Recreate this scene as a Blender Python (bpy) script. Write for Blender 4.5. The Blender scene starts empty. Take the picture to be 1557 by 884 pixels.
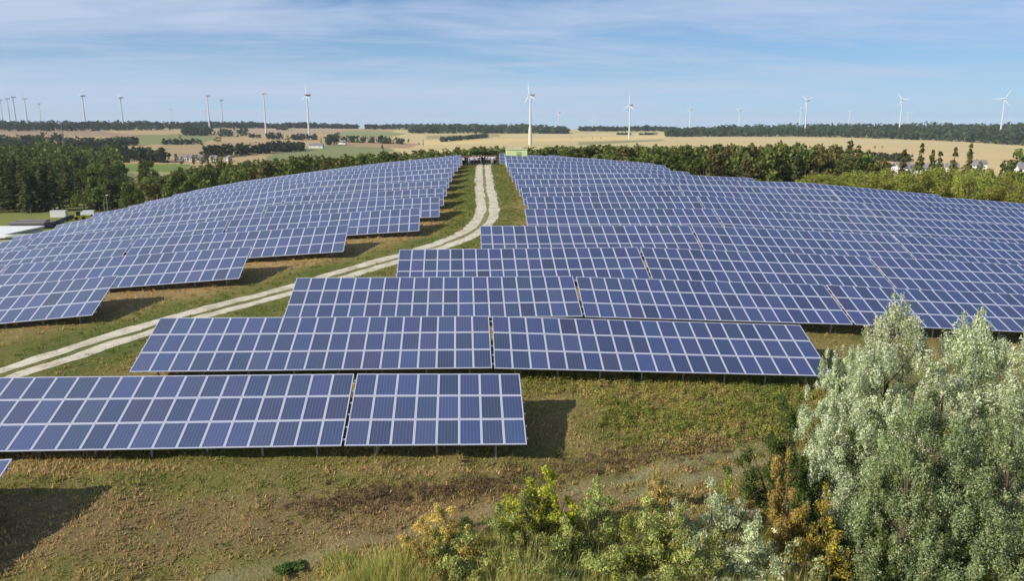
import bpy, math, random
import numpy as np
from mathutils import Vector, Matrix

C = bpy.context.scene.collection
SC = bpy.context.scene
PI = math.pi
R = math.radians

# ------------------------------------------------------------------ camera, sky, sun, exposure
CAMZ = 40.0
FPX, CX, CY, HOR = 1155.0, 778.5, 442.0, 193.0
PITCH = math.atan((CY - HOR) / FPX)
YAW = R(4.0)
cam = bpy.data.cameras.new('camera')
camo = bpy.data.objects.new('camera', cam)
C.objects.link(camo)
camo.location = (0, 0, CAMZ)
camo.rotation_euler = (PI / 2 - PITCH, 0, -YAW)
cam.sensor_width = 36.0
cam.lens = FPX / 1557.0 * 36.0
cam.clip_start = 0.5
cam.clip_end = 40000
SC.camera = camo

SUN_DIR = Vector((-0.778, -0.38, 0.50)).normalized()      # towards the sun
SUN_EL = math.asin(SUN_DIR.z)
SUN_ROT = math.atan2(SUN_DIR.x, SUN_DIR.y)
w = bpy.data.worlds.new('World')
SC.world = w
w.use_nodes = True
nt = w.node_tree
nt.nodes.clear()


def nd(tree, typ, **kw):
    n = tree.nodes.new(typ)
    for k, v in kw.items():
        if k in n.inputs.keys() if isinstance(k, str) else False:
            n.inputs[k].default_value = v
        else:
            setattr(n, k, v)
    return n


def lk(tree, a, b):
    tree.links.new(a, b)


def math_node(tree, op, a, b=None, c=None, clamp=False):
    n = tree.nodes.new('ShaderNodeMath')
    n.operation = op
    n.use_clamp = clamp
    for i, v in enumerate((a, b, c)):
        if v is None:
            continue
        if isinstance(v, (int, float)):
            n.inputs[i].default_value = v
        else:
            tree.links.new(v, n.inputs[i])
    return n.outputs[0]


def mixc(tree, fac, a, b, blend='MIX'):
    n = tree.nodes.new('ShaderNodeMix')
    n.data_type = 'RGBA'
    n.blend_type = blend
    for s, v in ((0, fac), (6, a), (7, b)):
        if isinstance(v, (int, float)):
            n.inputs[s].default_value = v
        elif isinstance(v, (tuple, list)):
            n.inputs[s].default_value = (*v, 1) if len(v) == 3 else v
        else:
            tree.links.new(v, n.inputs[s])
    return n.outputs[2]


def ramp(tree, fac, stops):
    n = tree.nodes.new('ShaderNodeValToRGB')
    e = n.color_ramp.elements
    while len(e) > 1:
        e.remove(e[-1])
    for i, (p, c) in enumerate(stops):
        el = e[0] if i == 0 else e.new(p)
        el.position = p
        el.color = (*c, 1) if len(c) == 3 else c
    if fac is not None:
        tree.links.new(fac, n.inputs[0])
    return n.outputs[0]


def noise(tree, vec, scale, detail=4.0, rough=0.55, dist=0.0):
    n = tree.nodes.new('ShaderNodeTexNoise')
    n.inputs['Scale'].default_value = scale
    n.inputs['Detail'].default_value = detail
    n.inputs['Roughness'].default_value = rough
    n.inputs['Distortion'].default_value = dist
    if vec is not None:
        tree.links.new(vec, n.inputs['Vector'])
    return n.outputs['Fac']


# world: Nishita sky with a thin sheet of streaky cloud
sky = nt.nodes.new('ShaderNodeTexSky')
sky.sky_type = 'NISHITA'
sky.sun_disc = False
sky.sun_elevation = SUN_EL
sky.sun_rotation = SUN_ROT
sky.altitude = 500
sky.air_density = 1.0
sky.dust_density = 0.6
sky.ozone_density = 1.6
tc = nt.nodes.new('ShaderNodeTexCoord')
sep = nt.nodes.new('ShaderNodeSeparateXYZ')
lk(nt, tc.outputs['Generated'], sep.inputs[0])
zc = math_node(nt, 'ADD', math_node(nt, 'MAXIMUM', sep.outputs[2], 0.0), 0.06)
comb = nt.nodes.new('ShaderNodeCombineXYZ')
lk(nt, math_node(nt, 'DIVIDE', sep.outputs[0], zc), comb.inputs[0])
lk(nt, math_node(nt, 'DIVIDE', sep.outputs[1], zc), comb.inputs[1])
mp = nt.nodes.new('ShaderNodeMapping')
mp.inputs['Location'].default_value = (3.1, 1.7, 0)
mp.inputs['Rotation'].default_value = (0, 0, R(-24))
mp.inputs['Scale'].default_value = (0.34, 0.75, 1)
lk(nt, comb.outputs[0], mp.inputs[0])
n1 = noise(nt, mp.outputs[0], 0.55, 6, 0.58, 0.6)
n2 = noise(nt, mp.outputs[0], 2.6, 8, 0.62, 0.9)
cl = math_node(nt, 'ADD', math_node(nt, 'MULTIPLY', n1, 0.70), math_node(nt, 'MULTIPLY', n2, 0.30))
# a little more cloud to the west (left), clearer to the right
cl = math_node(nt, 'ADD', cl, math_node(nt, 'MULTIPLY', sep.outputs[0], -0.13))
covf = ramp(nt, cl, [(0.39, (0, 0, 0)), (0.49, (0.48, 0.48, 0.48)), (0.60, (0.93, 0.93, 0.93))])
CLOUD = (6.4, 7.7, 10.0)
HORIZON = (5.6, 8.5, 11.2)
# humid air: the clear sky pales to a light blue towards the horizon
clear = mixc(nt, 1.0, sky.outputs[0], (0.46, 0.76, 1.24), 'MULTIPLY')
hzf = ramp(nt, sep.outputs[2], [(0.0, (0.95, 0.95, 0.95)), (0.035, (0.76, 0.76, 0.76)), (0.08, (0.44, 0.44, 0.44)), (0.15, (0.22, 0.22, 0.22)), (0.35, (0, 0, 0))])
clear = mixc(nt, hzf, clear, HORIZON)
skycol = mixc(nt, covf, clear, CLOUD)
bg = nt.nodes.new('ShaderNodeBackground')
bg.inputs['Strength'].default_value = 0.07
lk(nt, skycol, bg.inputs['Color'])
wo = nt.nodes.new('ShaderNodeOutputWorld')
lk(nt, bg.outputs[0], wo.inputs['Surface'])

sl = bpy.data.lights.new('sun', 'SUN')
sl.energy = 5.0
sl.angle = R(0.53)
sl.color = (1.0, 0.92, 0.79)
so = bpy.data.objects.new('sun', sl)
C.objects.link(so)
so.location = (0, 0, 120)
so.rotation_euler = SUN_DIR.to_track_quat('Z', 'Y').to_euler()

SC.view_settings.view_transform = 'Standard'
SC.view_settings.look = 'None'
SC.view_settings.gamma = 1
SC.view_settings.use_curve_mapping = False
SC.view_settings.exposure = 0.22

# ------------------------------------------------------------------ helpers
rng = np.random.default_rng(7)


def setp(o, label=None, cat=None, group=None, kind=None):
    if label:
        o['label'] = label
    if cat:
        o['category'] = cat
    if group:
        o['group'] = group
    if kind:
        o['kind'] = kind
    return o


def link(name, me, parent=None):
    o = bpy.data.objects.new(name, me)
    C.objects.link(o)
    if parent:
        o.parent = parent
    return o


def empty(name, loc=(0, 0, 0), rot=(0, 0, 0)):
    o = bpy.data.objects.new(name, None)
    C.objects.link(o)
    o.location = loc
    o.rotation_euler = rot
    o.empty_display_size = 0.3
    return o


def mesh_np(name, V, F, mats, col=None, fmat=None, smooth=False, uv=None):
    """V (n,3), F (m,k) int, col (n,3|4) point colours."""
    V = np.asarray(V, np.float32)
    F = np.asarray(F, np.int32)
    m, k = F.shape
    me = bpy.data.meshes.new(name)
    me.vertices.add(len(V))
    me.vertices.foreach_set('co', V.ravel())
    me.loops.add(m * k)
    me.loops.foreach_set('vertex_index', F.ravel())
    me.polygons.add(m)
    me.polygons.foreach_set('loop_start', np.arange(0, m * k, k, dtype=np.int32))
    me.polygons.foreach_set('loop_total', np.full(m, k, np.int32))
    if fmat is not None:
        me.polygons.foreach_set('material_index', np.asarray(fmat, np.int32))
    me.polygons.foreach_set('use_smooth', np.full(m, smooth, bool))
    if not isinstance(mats, (list, tuple)):
        mats = [mats]
    for q in mats:
        me.materials.append(q)
    if col is not None:
        col = np.asarray(col, np.float32)
        if col.shape[1] == 3:
            col = np.hstack([col, np.ones((len(col), 1), np.float32)])
        a = me.color_attributes.new('Col', 'FLOAT_COLOR', 'POINT')
        a.data.foreach_set('color', col.ravel())
    if uv is not None:
        u = me.uv_layers.new(name='UVMap')
        u.data.foreach_set('uv', np.asarray(uv, np.float32).ravel())
    me.update(calc_edges=True)
    return me


def attr(me, name, vals):
    a = me.attributes.new(name, 'FLOAT', 'POINT')
    a.data.foreach_set('value', np.asarray(vals, np.float32).ravel())


class MB:
    """collects boxes, tubes and polygons of ONE piece"""

    def __init__(s):
        s.v, s.f, s.m = [], [], []

    def poly(s, pts, m=0):
        b = len(s.v)
        s.v += [tuple(p) for p in pts]
        s.f.append(tuple(range(b, b + len(pts))))
        s.m.append(m)

    def box(s, c, d, m=0, rot=None):
        b = len(s.v)
        for z in (-.5, .5):
            for y in (-.5, .5):
                for x in (-.5, .5):
                    p = Vector((x * d[0], y * d[1], z * d[2]))
                    if rot is not None:
                        p = rot @ p
                    s.v.append((c[0] + p[0], c[1] + p[1], c[2] + p[2]))
        for q in ((0, 2, 3, 1), (4, 5, 7, 6), (0, 1, 5, 4), (2, 6, 7, 3), (0, 4, 6, 2), (1, 3, 7, 5)):
            s.f.append(tuple(b + i for i in q))
            s.m.append(m)

    def tube(s, a, b, r0, r1, n=8, m=0, caps=True):
        a, b = Vector(a), Vector(b)
        q = (b - a).to_track_quat('Z', 'Y')
        i0 = len(s.v)
        for p, r in ((a, r0), (b, r1)):
            for k in range(n):
                t = 2 * PI * k / n
                s.v.append(tuple(p + q @ Vector((r * math.cos(t), r * math.sin(t), 0))))
        for k in range(n):
            s.f.append((i0 + k, i0 + (k + 1) % n, i0 + n + (k + 1) % n, i0 + n + k))
            s.m.append(m)
        if caps:
            s.f.append(tuple(i0 + k for k in reversed(range(n))))
            s.m.append(m)
            s.f.append(tuple(i0 + n + k for k in range(n)))
            s.m.append(m)

    def lathe(s, prof, n=12, m=0):
        i0 = len(s.v)
        for r, z in prof:
            for k in range(n):
                t = 2 * PI * k / n
                s.v.append((r * math.cos(t), r * math.sin(t), z))
        for j in range(len(prof) - 1):
            for k in range(n):
                a = i0 + j * n
                s.f.append((a + k, a + (k + 1) % n, a + n + (k + 1) % n, a + n + k))
                s.m.append(m)

    def mesh(s, name, mats, smooth=False):
        me = bpy.data.meshes.new(name)
        me.from_pydata(s.v, [], s.f)
        if not isinstance(mats, (list, tuple)):
            mats = [mats]
        for q in mats:
            me.materials.append(q)
        me.polygons.foreach_set('material_index', s.m)
        me.polygons.foreach_set('use_smooth', np.full(len(s.f), smooth, bool))
        me.update()
        return me

    def build(s, name, mats, parent=None, smooth=False):
        return link(name, s.mesh(name, mats, smooth), parent)


def copy_tree(o, parent=None):
    c = o.copy()
    C.objects.link(c)
    c.parent = parent
    for ch in list(o.children):
        copy_tree(ch, c)
    return c


# ------------------------------------------------------------------ materials
def new_mat(name):
    m = bpy.data.materials.new(name)
    m.use_nodes = True
    t = m.node_tree
    p = t.nodes['Principled BSDF']
    return m, t, p


def plain(name, col, rough=0.6, metal=0.0, var=0.12, scale=3.0, bump=0.0, spec=0.4):
    m, t, p = new_mat(name)
    tcn = t.nodes.new('ShaderNodeTexCoord')
    nz = noise(t, tcn.outputs['Object'], scale, 5, 0.6)
    c = mixc(t, nz, tuple(x * (1 - var) for x in col), tuple(min(1, x * (1 + var)) for x in col))
    lk(t, c, p.inputs['Base Color'])
    p.inputs['Roughness'].default_value = rough
    p.inputs['Metallic'].default_value = metal
    p.inputs['Specular IOR Level'].default_value = spec
    if bump:
        b = t.nodes.new('ShaderNodeBump')
        b.inputs['Strength'].default_value = bump
        lk(t, nz, b.inputs['Height'])
        lk(t, b.outputs[0], p.inputs['Normal'])
    return m


def leaf_mat(name, transl=0.3, gain=1.0, swing=0.45):
    m = bpy.data.materials.new(name)
    m.use_nodes = True
    t = m.node_tree
    t.nodes.clear()
    a = t.nodes.new('ShaderNodeAttribute')
    a.attribute_name = 'Col'
    oi = t.nodes.new('ShaderNodeObjectInfo')
    hsv = t.nodes.new('ShaderNodeHueSaturation')
    hsv.inputs['Hue'].default_value = 0.5
    lk(t, math_node(t, 'ADD', 0.485, math_node(t, 'MULTIPLY', oi.outputs['Random'], 0.03)), hsv.inputs['Hue'])
    lk(t, math_node(t, 'ADD', (1.005 - swing / 2) * gain, math_node(t, 'MULTIPLY', oi.outputs['Random'], swing * gain)), hsv.inputs['Value'])
    lk(t, a.outputs['Color'], hsv.inputs['Color'])
    d = t.nodes.new('ShaderNodeBsdfDiffuse')
    tr = t.nodes.new('ShaderNodeBsdfTranslucent')
    mx = t.nodes.new('ShaderNodeMixShader')
    mx.inputs[0].default_value = transl
    o = t.nodes.new('ShaderNodeOutputMaterial')
    lk(t, hsv.outputs[0], d.inputs[0])
    lk(t, hsv.outputs[0], tr.inputs[0])
    lk(t, d.outputs[0], mx.inputs[1])
    lk(t, tr.outputs[0], mx.inputs[2])
    lk(t, mx.outputs[0], o.inputs[0])
    return m


M = {}
M['alu'] = plain('aluminium_frame', (0.45, 0.475, 0.56), 0.42, 0.0, 0.06, 2.0, spec=0.5)
M['steel'] = plain('galvanised_steel', (0.30, 0.30, 0.31), 0.5, 0.35, 0.15, 4.0)
M['white'] = plain('white_paint', (0.80, 0.80, 0.80), 0.45, 0, 0.04, 0.2)
M['turbine'] = plain('turbine_paint', (0.54, 0.57, 0.61), 0.5, 0, 0.04, 0.2)
M['red'] = plain('red_paint', (0.42, 0.10, 0.08), 0.5)
M['tower_base'] = plain('beige_paint', (0.60, 0.57, 0.47), 0.5)
M['bark'] = plain('bark', (0.10, 0.075, 0.05), 0.9, 0, 0.4, 6.0, 0.5)
M['leaf'] = leaf_mat('foliage', 0.38, 1.12)
M['silverleaf'] = leaf_mat('silver_foliage', 0.42, 1.12, 0.10)
M['grassleaf'] = leaf_mat('grass_blades', 0.42)
M['limegreen'] = plain('pale_green_paint', (0.62, 0.72, 0.38), 0.6, 0, 0.05)
M['limedark'] = plain('green_shutter', (0.24, 0.36, 0.17), 0.6)
M['greyroof'] = plain('grey_roof', (0.19, 0.18, 0.175), 0.7, 0, 0.15, 1.0)
M['redroof'] = plain('tile_roof', (0.30, 0.16, 0.11), 0.8, 0, 0.2, 2.0)
M['wallwhite'] = plain('white_render', (0.72, 0.72, 0.70), 0.8, 0, 0.05)
M['window'] = plain('window_glass', (0.04, 0.05, 0.06), 0.1)
M['membrane'] = plain('white_membrane', (0.78, 0.78, 0.74), 0.55, 0, 0.05, 0.3)
M['navy'] = plain('navy_steel', (0.03, 0.045, 0.09), 0.5, 0, 0.25, 0.8)
M['yellow'] = plain('yellow_paint', (0.65, 0.55, 0.03), 0.4)
M['black'] = plain('black_rubber', (0.02, 0.02, 0.02), 0.8)
M['sagegreen'] = plain('sage_cladding', (0.33, 0.38, 0.27), 0.6)


def panel_material():
    m, t, p = new_mat('solar_glass')
    uv = t.nodes.new('ShaderNodeUVMap')
    uv.uv_map = 'UVMap'
    s = t.nodes.new('ShaderNodeSeparateXYZ')
    lk(t, uv.outputs[0], s.inputs[0])

    def line(coord, n, wd):
        fr = math_node(t, 'FRACT', math_node(t, 'ADD', math_node(t, 'MULTIPLY', coord, n), 0.5))
        d = math_node(t, 'ABSOLUTE', math_node(t, 'SUBTRACT', fr, 0.5))
        return math_node(t, 'LESS_THAN', d, wd)

    oi = t.nodes.new('ShaderNodeObjectInfo')
    at = t.nodes.new('ShaderNodeAttribute')
    at.attribute_name = 'tint'
    rnd = math_node(t, 'FRACT', math_node(t, 'ADD', oi.outputs['Random'], at.outputs['Fac']))
    base = ramp(t, rnd, [(0.0, (0.046, 0.066, 0.140)), (0.30, (0.058, 0.070, 0.165)), (0.55, (0.050, 0.080, 0.150)),
                         (0.8, (0.054, 0.076, 0.175)), (1.0, (0.066, 0.076, 0.150))])
    tco = t.nodes.new('ShaderNodeTexCoord')
    nz = noise(t, tco.outputs['Object'], 9.0, 3, 0.7)
    base = mixc(t, math_node(t, 'MULTIPLY', nz, 0.22), base, (0.10, 0.11, 0.20))
    base = mixc(t, 1.0, base, oi.outputs['Color'], 'MULTIPLY')
    base = mixc(t, 1.0, base, (0.72, 0.79, 0.95), 'MULTIPLY')
    ln = math_node(t, 'MAXIMUM', math_node(t, 'MULTIPLY', line(s.outputs[0], 6, 0.055), 0.6), math_node(t, 'MULTIPLY', line(s.outputs[1], 10, 0.02), 0.3))
    bus = math_node(t, 'MULTIPLY', line(s.outputs[0], 18, 0.06), 0.2)
    ln = math_node(t, 'MAXIMUM', ln, bus)
    colr = mixc(t, math_node(t, 'MULTIPLY', ln, 0.75), base, (0.26, 0.28, 0.38))
    lk(t, colr, p.inputs['Base Color'])
    p.inputs['Roughness'].default_value = 0.38
    p.inputs['Specular IOR Level'].default_value = 0.9
    p.inputs['Coat Weight'].default_value = 1.0
    p.inputs['Coat Roughness'].default_value = 0.08
    return m


M['glass'] = panel_material()

# ------------------------------------------------------------------ survey of the rows: pixel of the photo -> ray -> row plane
SP, CP = math.sin(PITCH), math.cos(PITCH)
SQ, CQ = math.sin(YAW), math.cos(YAW)
TILT = R(20.4)
PH, PW = 1.68, 1.01


def ray(x, y):
    a, b = (x - CX) / FPX, -(y - CY) / FPX
    X, Y, Z = a, CP + b * SP, -SP + b * CP
    return np.array([X * CQ + Y * SQ, -X * SQ + Y * CQ, Z])


def hit(x, y, n):
    r = ray(x, y)
    return r * (n / r[1])


def proj(x, n, z):
    X, Y = x * CQ - n * SQ, x * SQ + n * CQ
    zcam = np.maximum(Y * CP - z * SP, 0.1)
    return CX + FPX * X / zcam, CY - FPX * (Y * SP + z * CP) / zcam


def nR(i):
    return 36.4 + 7.97 * (i - 1)


def nL(i):
    return 54.9 + 8.05 * (i - 1)


RXD = {0: [(22, 697.5)], 1: [(0, 572.2), (541, 568.4), (789.6, 568.3)],
       2: [(243, 483.4), (374, 481.5), (740, 479.8), (745, 480.7), (1095, 490.4), (1217, 494.4)],
       3: [(451, 422.4), (606, 421), (740, 419.8), (870, 419.8), (874, 420.7), (1024, 425.1), (1192, 430.5), (1254, 433), (1370, 437.7), (1440, 440.4), (1519, 442.8), (1557, 444.9)],
       4: [(607.5, 379.5), (720, 378), (815, 376.6), (920, 376.2), (969, 375.8), (1102, 378.9), (1200, 382), (1248, 385.5), (1320, 390), (1380, 392.5), (1425, 394.6), (1493, 397.3), (1557, 399.8)],
       5: [(729.5, 343.6), (815, 342.5), (896, 342.2), (1000, 342.2), (1046, 342.4), (1108, 345.2), (1200, 348.3), (1261, 352), (1354, 357), (1422, 361.6), (1493, 365.2), (1557, 368.6)],
       6: [(797.5, 317.5), (900, 316.9), (1082, 317), (1200, 322.2), (1300, 326.9), (1357, 331.3), (1452, 335.4), (1557, 341.2)],
       7: [(799.8, 298.8), (900, 297.2), (995, 296.6), (1058, 297.6), (1100, 299.1), (1195, 302.5), (1300, 307.9), (1357, 310.5), (1452, 315.7), (1557, 322.5)],
       8: [(792.3, 284.5), (900, 280.9), (968, 280.5), (1030, 280.9), (1100, 282.8), (1181, 285.5), (1300, 290.2), (1357, 295.6), (1438, 300.7), (1557, 308)],
       9: [(786.5, 273), (900, 270.7), (968, 270.2), (1036, 272), (1140, 272.9), (1217, 277.3), (1300, 282.8), (1357, 288.5), (1422, 295.6)],
       10: [(781.9, 265.5), (900, 262.6), (968, 263.3), (1050, 264.3), (1100, 267.5), (1140, 270.5)],
       11: [(776, 255.3), (900, 256.2), (968, 257), (1050, 261.5)],
       12: [(772.4, 248.1), (900, 250.4), (968, 253.)],
       13: [(768.6, 241.5), (900, 246)], 14: [(767.9, 236.), (830, 237.5)], 15: [(758, 233), (804.5, 234.7)],
       16: [(833, 235.2), (900, 243), (1009, 254.4)]}
LXD = {1: [(185.3, 418.3), (95, 425), (0, 431.9)],
       2: [(386.7, 374.5), (317, 379), (200, 386.4), (136, 391.5), (0, 403.7)],
       3: [(533, 341.6), (400, 349.2), (317, 355.8), (268, 359), (200, 363.7), (136, 368.4), (68, 374.5), (0, 383)],
       4: [(640.8, 315.9), (600, 317.9), (495, 324), (400, 330.2), (356, 333.8), (308.6, 337.2), (254, 341.3), (200, 346.3), (136, 351.4)],
       5: [(669.7, 298.8), (600, 302.3), (522, 305.7), (454, 309.7), (400, 313.5), (336, 319.6), (268, 325.7), (200, 332.5)],
       6: [(675.8, 285.2), (600, 289.4), (536, 293.2), (468, 297.5), (400, 300.7), (336, 306), (268, 312), (47, 357.5)],
       7: [(680.2, 273.6), (600, 277.2), (536, 281.9), (476, 285.6), (400, 290), (97, 341)],
       8: [(683.6, 263.2), (600, 267.7), (536, 272.8), (468, 277.2), (156, 323)],
       9: [(687.6, 255.6), (600, 260.2), (511, 266.3), (200, 313.2)],
       10: [(691, 248.5), (230.5, 305.3)], 11: [(696.5, 242.4), (268, 295.8)], 12: [(700, 238), (299, 289)],
       13: [(703.2, 235.2), (600, 247), (560, 250), (508.6, 255.4), (454, 262), (400, 271.5), (328, 283.3)]}
SURV = []
ROWPTS = {}
for side, D, nf in (('R', RXD, nR), ('L', LXD, nL)):
    for i, v in D.items():
        ROWPTS[(side, i)] = sorted([tuple(hit(x, y, nf(i))) for x, y in v])
        SURV += ROWPTS[(side, i)]
SURV = np.array(SURV)
EX = [(i, j) for i in range(5) for j in range(5) if i + j <= 4]


def basis(x, n):
    a, b = np.asarray(x) / 60.0, (np.asarray(n) - 90.0) / 60.0
    return np.stack([a ** i * b ** j for i, j in EX], -1)


wt = 1.0 / SURV[:, 1]
COEF = np.linalg.lstsq(basis(SURV[:, 0], SURV[:, 1]) * wt[:, None], SURV[:, 2] * wt, rcond=None)[0]


RES = SURV[:, 2] - basis(SURV[:, 0], SURV[:, 1]) @ COEF


def S0(x, n):
    x, n = np.asarray(x, float), np.asarray(n, float)
    out = basis(x, n) @ COEF
    xf, nf = x.ravel(), n.ravel()
    c = np.zeros(len(xf))
    for s in range(0, len(xf), 40000):
        wk = np.exp(-((xf[s:s + 40000, None] - SURV[None, :, 0]) ** 2 + (nf[s:s + 40000, None] - SURV[None, :, 1]) ** 2) / (2 * 7.0 ** 2))
        c[s:s + 40000] = (wk @ RES) / (wk.sum(1) + 0.25)
    return out + c.reshape(out.shape)


def Stop(x, n):
    """height of the panels' upper edges (camera = 0), continued gently beyond the surveyed part"""
    x, n = np.asarray(x, float), np.asarray(n, float)
    nc = np.clip(n, 34, 157)
    xc = np.clip(x, np.interp(nc, [34, 71, 95, 120, 151], [-24, -41, -58, -56, -47]), np.interp(nc, [34, 44, 52, 60, 92, 100, 116, 156], [13, 21, 42, 48, 72, 65, 45, 42]))
    e = 0.5
    s = S0(xc, nc)
    gx = (S0(xc + e, nc) - S0(xc - e, nc)) / (2 * e)
    gn = (S0(xc, nc + e) - S0(xc, nc - e)) / (2 * e)
    dx, dn = x - xc, n - nc
    gx = np.where(dx > 0, np.clip(gx, -0.22, -0.10), np.clip(gx, 0.10, 0.22))
    gn = np.where(dn > 0, np.clip(gn, -0.26, -0.14), np.clip(gn, 0.10, 0.15))
    gn = np.where((dn < 0) & (n < 0), gn * 0.6, gn)
    return s + gx * dx + gn * dn


HT = 2.10

# far country: level of the ground by bearing (photo x) and distance, as (d, y of the photo where that ground shows)
PX_COL = [-900, 0, 200, 330, 560, 760, 900, 1050, 1200, 1400, 1557, 2500]
D_ROW = [300, 450, 700, 1000, 1300, 1600, 2000, 2500, 3000, 3600, 5000, 16000]
Z_TAB = np.array([
    [-37, -37, -37, -36, -33, -28, -16, -6, 2, 0, -25, -60],
    [-37, -37, -37, -36, -33, -28, -16, -6, 4, 0, -25, -60],
    [-37, -37, -37, -36, -34, -29, -19, -9, 2, -2, -25, -60],
    [-37, -37, -37, -36, -34, -30, -22, -12, -2, -6, -25, -60],
    [-36, -37, -37, -37, -36, -34, -27, -18, -8, -7, -25, -60],
    [-36, -37, -37, -38, -38, -36, -31, -22, -11, -8, -25, -60],
    [-36, -37, -37, -38, -39, -38, -34, -25, -15, -10, -25, -60],
    [-36, -36, -37, -38, -39, -38, -35, -28, -15, -6, -25, -60],
    [-36, -36, -36, -37, -38, -38, -35, -26, -10, -4, -25, -60],
    [-36, -36, -36, -37, -38, -38, -32, -18, -4, -2, -25, -60],
    [-36, -36, -36, -37, -38, -38, -28, -10, 0, -4, -25, -60],
    [-36, -36, -36, -37, -38, -36, -22, -4, 4, 0, -25, -60]], float)


def far_z(x, n):
    x, n = np.asarray(x, float), np.asarray(n, float)
    d = np.hypot(x, n)
    X, Y = x * CQ - n * SQ, x * SQ + n * CQ
    dep = np.maximum(Y, 0.5 * d)
    px = np.where(Y > 0.15 * d, CX + FPX * X / np.maximum(Y, 1e-3) / CP, np.where(X > 0, 2500, -900))
    px = np.clip(px, -900, 2500)
    fi = np.interp(px, PX_COL, np.arange(len(PX_COL)))
    fj = np.interp(np.log(np.maximum(dep, 1)), np.log(D_ROW), np.arange(len(D_ROW)))
    i0 = np.minimum(fi.astype(int), len(PX_COL) - 2)
    j0 = np.minimum(fj.astype(int), len(D_ROW) - 2)
    u, v = fi - i0, fj - j0
    Zt = Z_TAB
    return (Zt[i0, j0] * (1 - u) * (1 - v) + Zt[i0 + 1, j0] * u * (1 - v) + Zt[i0, j0 + 1] * (1 - u) * v + Zt[i0 + 1, j0 + 1] * u * v)


def ground(x, n):
    """ground level relative to the camera"""
    h = Stop(x, n) - HT
    f = far_z(x, n)
    k = 2.5
    m = np.maximum(h, f)
    return m + k * np.log(np.exp((h - m) / k) + np.exp((f - m) / k)) - k * 0.0


def gz(x, n):
    return float(ground(x, n)) + CAMZ


def at(px, py, dmin=15.0, dmax=9000.0):
    """ground point seen at a pixel of the photo"""
    r = ray(px, py)
    h = math.hypot(r[0], r[1])
    ts = np.geomspace(dmin, dmax, 900) / h
    z = r[2] * ts - ground(r[0] * ts, r[1] * ts)
    k = np.argmax(z < 0)
    if z[k] >= 0:
        k = len(ts) - 1
    t = ts[k] if k == 0 else ts[k - 1] + (ts[k] - ts[k - 1]) * z[k - 1] / max(z[k - 1] - z[k], 1e-9)
    return r[0] * t, r[1] * t, r[2] * t + CAMZ


def at_d(px, d):
    """ground point on the bearing of photo column px, d metres ahead of the camera"""
    r = ray(px, min(400.0, HOR + 33.0 * FPX / d))
    h = r[0] * SQ + r[1] * CQ
    x, n = r[0] / h * d, r[1] / h * d
    return x, n, gz(x, n)


# ------------------------------------------------------------------ value noise on arrays
def vnoise(x, y, seed=0):
    r = np.random.default_rng(seed)
    G = r.random((257, 257))
    xi, yi = np.floor(x).astype(int), np.floor(y).astype(int)
    u, v = x - xi, y - yi
    u, v = u * u * (3 - 2 * u), v * v * (3 - 2 * v)
    a, b = xi % 256, yi % 256
    return G[a, b] * (1 - u) * (1 - v) + G[a + 1, b] * u * (1 - v) + G[a, b + 1] * (1 - u) * v + G[a + 1, b + 1] * u * v


def fbm(x, y, seed=0, o=4):
    s, a, t = 0, 0.5, 0
    for k in range(o):
        s = s + a * vnoise(x * 2 ** k + 17 * k, y * 2 ** k + 31 * k, seed + k)
        t += a
        a *= 0.5
    return s / t


# ------------------------------------------------------------------ gravel track: centre line from photo pixels
TRK_PX = [(736, 246), (735, 262), (737, 280), (739, 297), (741, 312), (741, 326), (733, 341), (712, 357), (680, 370), (640, 383), (600, 394.5), (560, 406),
          (500, 424), (440, 442), (380, 457.5), (320, 473.5), (270, 487), (215, 503), (160, 520), (100, 540), (50, 556), (0, 572)]
def track_pt(px, py):
    p = at(px, py)
    if p[1] > 153:
        p = hit(px, py, 153 - (py - 246) * 0.3)
    return p[0], p[1]


tp = np.array([track_pt(*q) for q in TRK_PX])
tp = np.vstack([tp[0] + (tp[0] - tp[1]) * 0.6, tp, tp[-1] + (tp[-1] - tp[-3]) * 2.5])


def smooth_line(p, step=0.4):
    for _ in range(3):
        q = [p[0]]
        for a, b in zip(p[:-1], p[1:]):
            q += [a * 0.75 + b * 0.25, a * 0.25 + b * 0.75]
        p = np.array(q + [p[-1]])
    d = np.r_[0, np.cumsum(np.hypot(*(p[1:] - p[:-1]).T))]
    s = np.arange(0, d[-1], step)
    return np.stack([np.interp(s, d, p[:, 0]), np.interp(s, d, p[:, 1])], 1)


TRK = smooth_line(tp)


def dist_line(x, n, L, block=20000):
    out = np.full(len(x), 1e9)
    Ls = L[::2]
    for s in range(0, len(x), block):
        X = x[s:s + block, None] - Ls[None, :, 0]
        N = n[s:s + block, None] - Ls[None, :, 1]
        out[s:s + block] = np.sqrt((X * X + N * N).min(1))
    return out


# ------------------------------------------------------------------ the hill
GX = np.arange(-80, 112.1, 0.6)
GN = np.concatenate([np.arange(-30, 14, 2.0), np.arange(14, 48, 0.4), np.arange(48, 182, 0.7)])
gx, gn = np.meshgrid(GX, GN)
fx, fn = gx.ravel(), gn.ravel()
zg = ground(fx, fn)
TD = dist_line(fx, fn, TRK)
bump = (fbm(fx * 0.5, fn * 0.5, 3) - 0.5) * 0.5 + (fbm(fx * 1.7, fn * 1.7, 5) - 0.5) * 0.22
rough_amt = np.clip((TD - 2.2) / 2.5, 0.0, 1) * np.clip((60 - fn) / 20, 0.35, 1)
zg = zg + bump * rough_amt + CAMZ
nxn, nnn = len(GX), len(GN)
idx = np.arange(nxn * nnn).reshape(nnn, nxn)
Fq = np.stack([idx[:-1, :-1], idx[:-1, 1:], idx[1:, 1:], idx[1:, :-1]], -1).reshape(-1, 4)


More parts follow.
